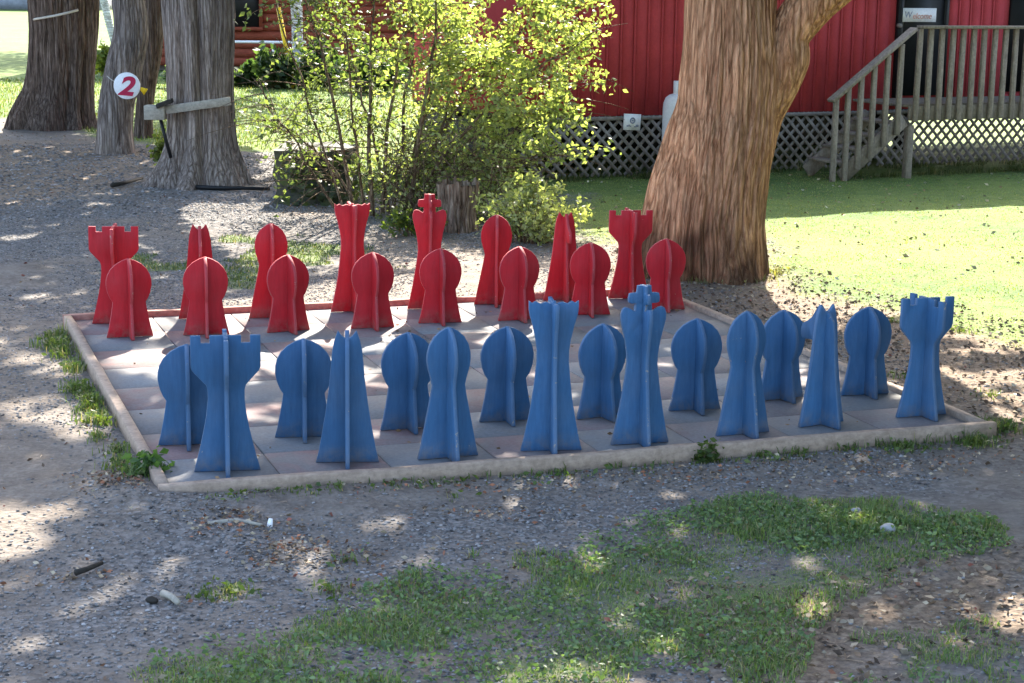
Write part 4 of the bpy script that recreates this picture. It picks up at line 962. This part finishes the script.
for q in range(60):
    an = rng.uniform(0, 6.28); tuft(PT[0]+math.cos(an)*.68, PT[1]+math.sin(an)*.6, int(rng.uniform(4, 14)), .07, .09, ((.10, .11, .04), (.24, .22, .10)))
tag(g.build('weeds', M['grass']), 'grass tufts and weeds along the timber frame', 'weeds', kind='stuff')
# gravel stones
def rocks(n, sel, smin, smax, colr, name, label, y0=-8, y1=10):
    x, y = rng.uniform(-8, 9, n*5), rng.uniform(y0, y1, n*5); u, v, _ = project(np.stack([x, y, np.zeros_like(x)], 1))
    q = (u > -60) & (u < 1090) & (v > 130) & (v < 720) & (np.maximum(abs(x), abs(y)) > 2.44); x, y = x[q], y[q]
    a, b2 = masks(x+(fbm(x*1.1, y*1.1, 0, 3)-.5)*.9, y+(fbm(x*1.1, y*1.1, 0, 9)-.5)*.9)
    q = sel(a, b2, x, y); x, y = x[q][:n], y[q][:n]; n = len(x); s = rng.uniform(smin, smax, n)*rng.uniform(.5, 1, n)
    base = np.array([[1, 0, 0], [-1, 0, 0], [0, 1, 0], [0, -1, 0], [0, 0, .75], [.6, .6, .45], [-.6, .6, .4], [-.6, -.6, .45], [.6, -.6, .4]], float)
    fc = np.array([[0, 5, 8], [5, 0, 2], [2, 6, 5], [6, 2, 1], [1, 7, 6], [7, 1, 3], [3, 8, 7], [8, 3, 0], [4, 5, 6], [4, 6, 7], [4, 7, 8], [4, 8, 5]])
    an = rng.uniform(0, 6.28, n); ca, sa_ = np.cos(an), np.sin(an); v_ = base[None]*rng.uniform(.65, 1.3, (n, 9, 1)); v_ = v_*np.stack([np.ones(n), rng.uniform(.6, 1, n), rng.uniform(.45, .8, n)], 1)[:, None]
    vx = v_[..., 0]*ca[:, None]-v_[..., 1]*sa_[:, None]; vy = v_[..., 0]*sa_[:, None]+v_[..., 1]*ca[:, None]
    P = np.stack([x[:, None]+vx*s[:, None], y[:, None]+vy*s[:, None], v_[..., 2]*s[:, None]+gz(x, y)[:, None]+.001], -1).reshape(-1, 3)
    g = Geo(); g.add(P, (fc[None]+np.arange(n)[:, None, None]*9).reshape(-1, 3), np.repeat(colr(n), 9, 0)); return tag(g.build(name, M['gravel']), label, 'gravel', kind='stuff')
grey = lambda n: np.array([1.03, .99, .96])*np.clip(rng.normal(.155, .055, (n, 1)), .04, .36)
patch = lambda x, y: fbm(x*.8, y*.8, 0, 91, 3)
rocks(9000, lambda a, b2, x, y: rng.uniform(size=len(a)) > a*1.2+.3*b2, .014, .034, grey, 'gravel', 'coarser grey gravel between the trees and the board', 8.5, 17)
rocks(110000, lambda a, b2, x, y: (rng.uniform(size=len(a)) > a*1.25+b2*.7+.65*sm(polydist(x, y, P_dirt), .6)) & (patch(x, y)+rng.normal(0, .06, len(x)) > .47), .004, .0165, grey, 'gravel', 'loose grey gravel round the chess board')
# leaf litter
g = Geo(); n = 30000; x, y = rng.uniform(-8, 9, n), rng.uniform(-8, 13, n); u, v, _ = project(np.stack([x, y, O(x)], 1))
q = (u > -60) & (u < 1090) & (v > 150) & (v < 720) & (np.maximum(abs(x), abs(y)) > 2.44); x, y = x[q], y[q]
a, b2 = masks(x, y); pr = .05+.35*b2+.06*a+.55*(fbm(x*1.3, y*1.3, 0, 55, 3) > .60)*(y < -2)
q = rng.uniform(size=len(x)) < pr; x, y = x[q], y[q]; n = len(x)
cc = np.array([[.19, .10, .06], [.27, .18, .10], [.11, .07, .045], [.33, .26, .17], [.22, .10, .06], [.15, .11, .08], [.24, .085, .06]])[rng.integers(0, 7, n)]*rng.uniform(.7, 1.2, (n, 1))
sprays(g, np.stack([x, y, gz(x, y)+rng.uniform(.004, .016, n)], 1), rng.uniform(.012, .05, n)*rng.uniform(.6, 1, n), cc, .22)

def debris(x, y, smin, smax, pal, fl=.25):
    q = np.maximum(abs(x), abs(y)) > 2.44; x, y = x[q], y[q]; n = len(x)
    sprays(g, np.stack([x, y, gz(x, y)+rng.uniform(.002, .016, n)], 1), rng.uniform(smin, smax, n), np.array(pal)[rng.integers(0, len(pal), n)]*rng.uniform(.6, 1.3, (n, 1)), fl)
straw = [(.30, .22, .14), (.22, .145, .09), (.15, .10, .065), (.36, .29, .20), (.10, .07, .05)]
for poly, n_ in ((P_tree, 9500), (P_litter, 2600)):
    lo, hi = poly.min(0), poly.max(0); x, y = rng.uniform(lo[0]-.5, hi[0]+.5, n_), rng.uniform(lo[1]-.5, hi[1]+.5, n_)
    q = polydist(x+(fbm(x, y, 0, 3)-.5)*1.2, y+(fbm(x, y, 0, 9)-.5)*1.2, poly) > -.2; debris(x[q], y[q], .012, .05, straw)
x, y = rng.uniform(3, 14, 420), rng.uniform(2.5, 11, 420); q = polydist(x, y, P_lawn) > 0; debris(x[q], y[q], .03, .075, [(.38, .33, .20), (.30, .22, .12), (.40, .38, .28)], .4)
for u, v, a_, b_, n_ in ((232, 526, 45, 7, 420), (290, 548, 35, 6, 260), (270, 560, 30, 5, 150), (350, 560, 40, 6, 160), (480, 515, 60, 5, 180), (115, 490, 40, 7, 300), (180, 492, 70, 6, 350), (420, 490, 120, 5, 350), (640, 478, 120, 6, 400), (830, 465, 120, 8, 500), (940, 455, 60, 9, 300), (400, 590, 60, 8, 150), (560, 560, 60, 10, 120), (70, 575, 40, 5, 120), (120, 455, 20, 20, 120), (95, 400, 18, 30, 150), (90, 160, 110, 16, 700), (200, 200, 90, 10, 300), (60, 140, 60, 8, 400), (330, 240, 90, 12, 500), (300, 215, 50, 8, 400)):
    n_ = int(n_*.7); uu, vv_ = u+rng.normal(0, a_*.75, n_), v+rng.normal(0, b_*.95, n_); pp = np.array([G(a, b) for a, b in zip(uu, vv_)]); debris(pp[:, 0], pp[:, 1], .008, .034, straw+[(.26, .11, .06)])

n = 9000; x, y = rng.uniform(-8, 9, n), rng.uniform(-8, 13, n); a, b2 = masks(x, y); q = (rng.uniform(size=n) < .15+.85*b2) & (np.maximum(abs(x), abs(y)) > 2.45); x, y = x[q], y[q]; n = len(x)
an = rng.uniform(0, 6.28, n); ln = rng.uniform(.02, .09, n); d = np.stack([np.cos(an)*ln, np.sin(an)*ln, rng.uniform(-.003, .012, n)], 1); s_ = np.stack([-np.sin(an), np.cos(an), O(an)], 1)*.003
p = np.stack([x, y, gz(x, y)+.006], 1); vv = np.stack([p-s_, p+s_, p+d+s_*.6, p+d-s_*.6], 1).reshape(-1, 3); k_ = np.arange(n)*4
g.add(vv, np.stack([k_, k_+1, k_+2, k_+3], 1), np.repeat(np.array([.30, .22, .14])*rng.uniform(.4, 1.3, (n, 1)), 4, 0))
tag(g.build('leaf_litter', M['litter']), 'brown fallen leaves and straw scattered over the ground', 'leaf litter', kind='stuff')
g = Geo(); n = 130; x, y = rng.uniform(-2.3, 2.3, n), rng.uniform(-2.3, 2.3, n)
sprays(g, np.stack([x, y, np.full(n, BZ+.006)], 1), rng.uniform(.015, .04, n), np.array([[.25, .15, .08]])*rng.uniform(.4, 1.4, (n, 1)), .1)
tag(g.build('board_litter', M['litter']), 'small dry leaf scraps lying on the chess board slabs', 'leaf litter', kind='stuff')
scene.cycles.max_bounces = 8; scene.cycles.transparent_max_bounces = 8
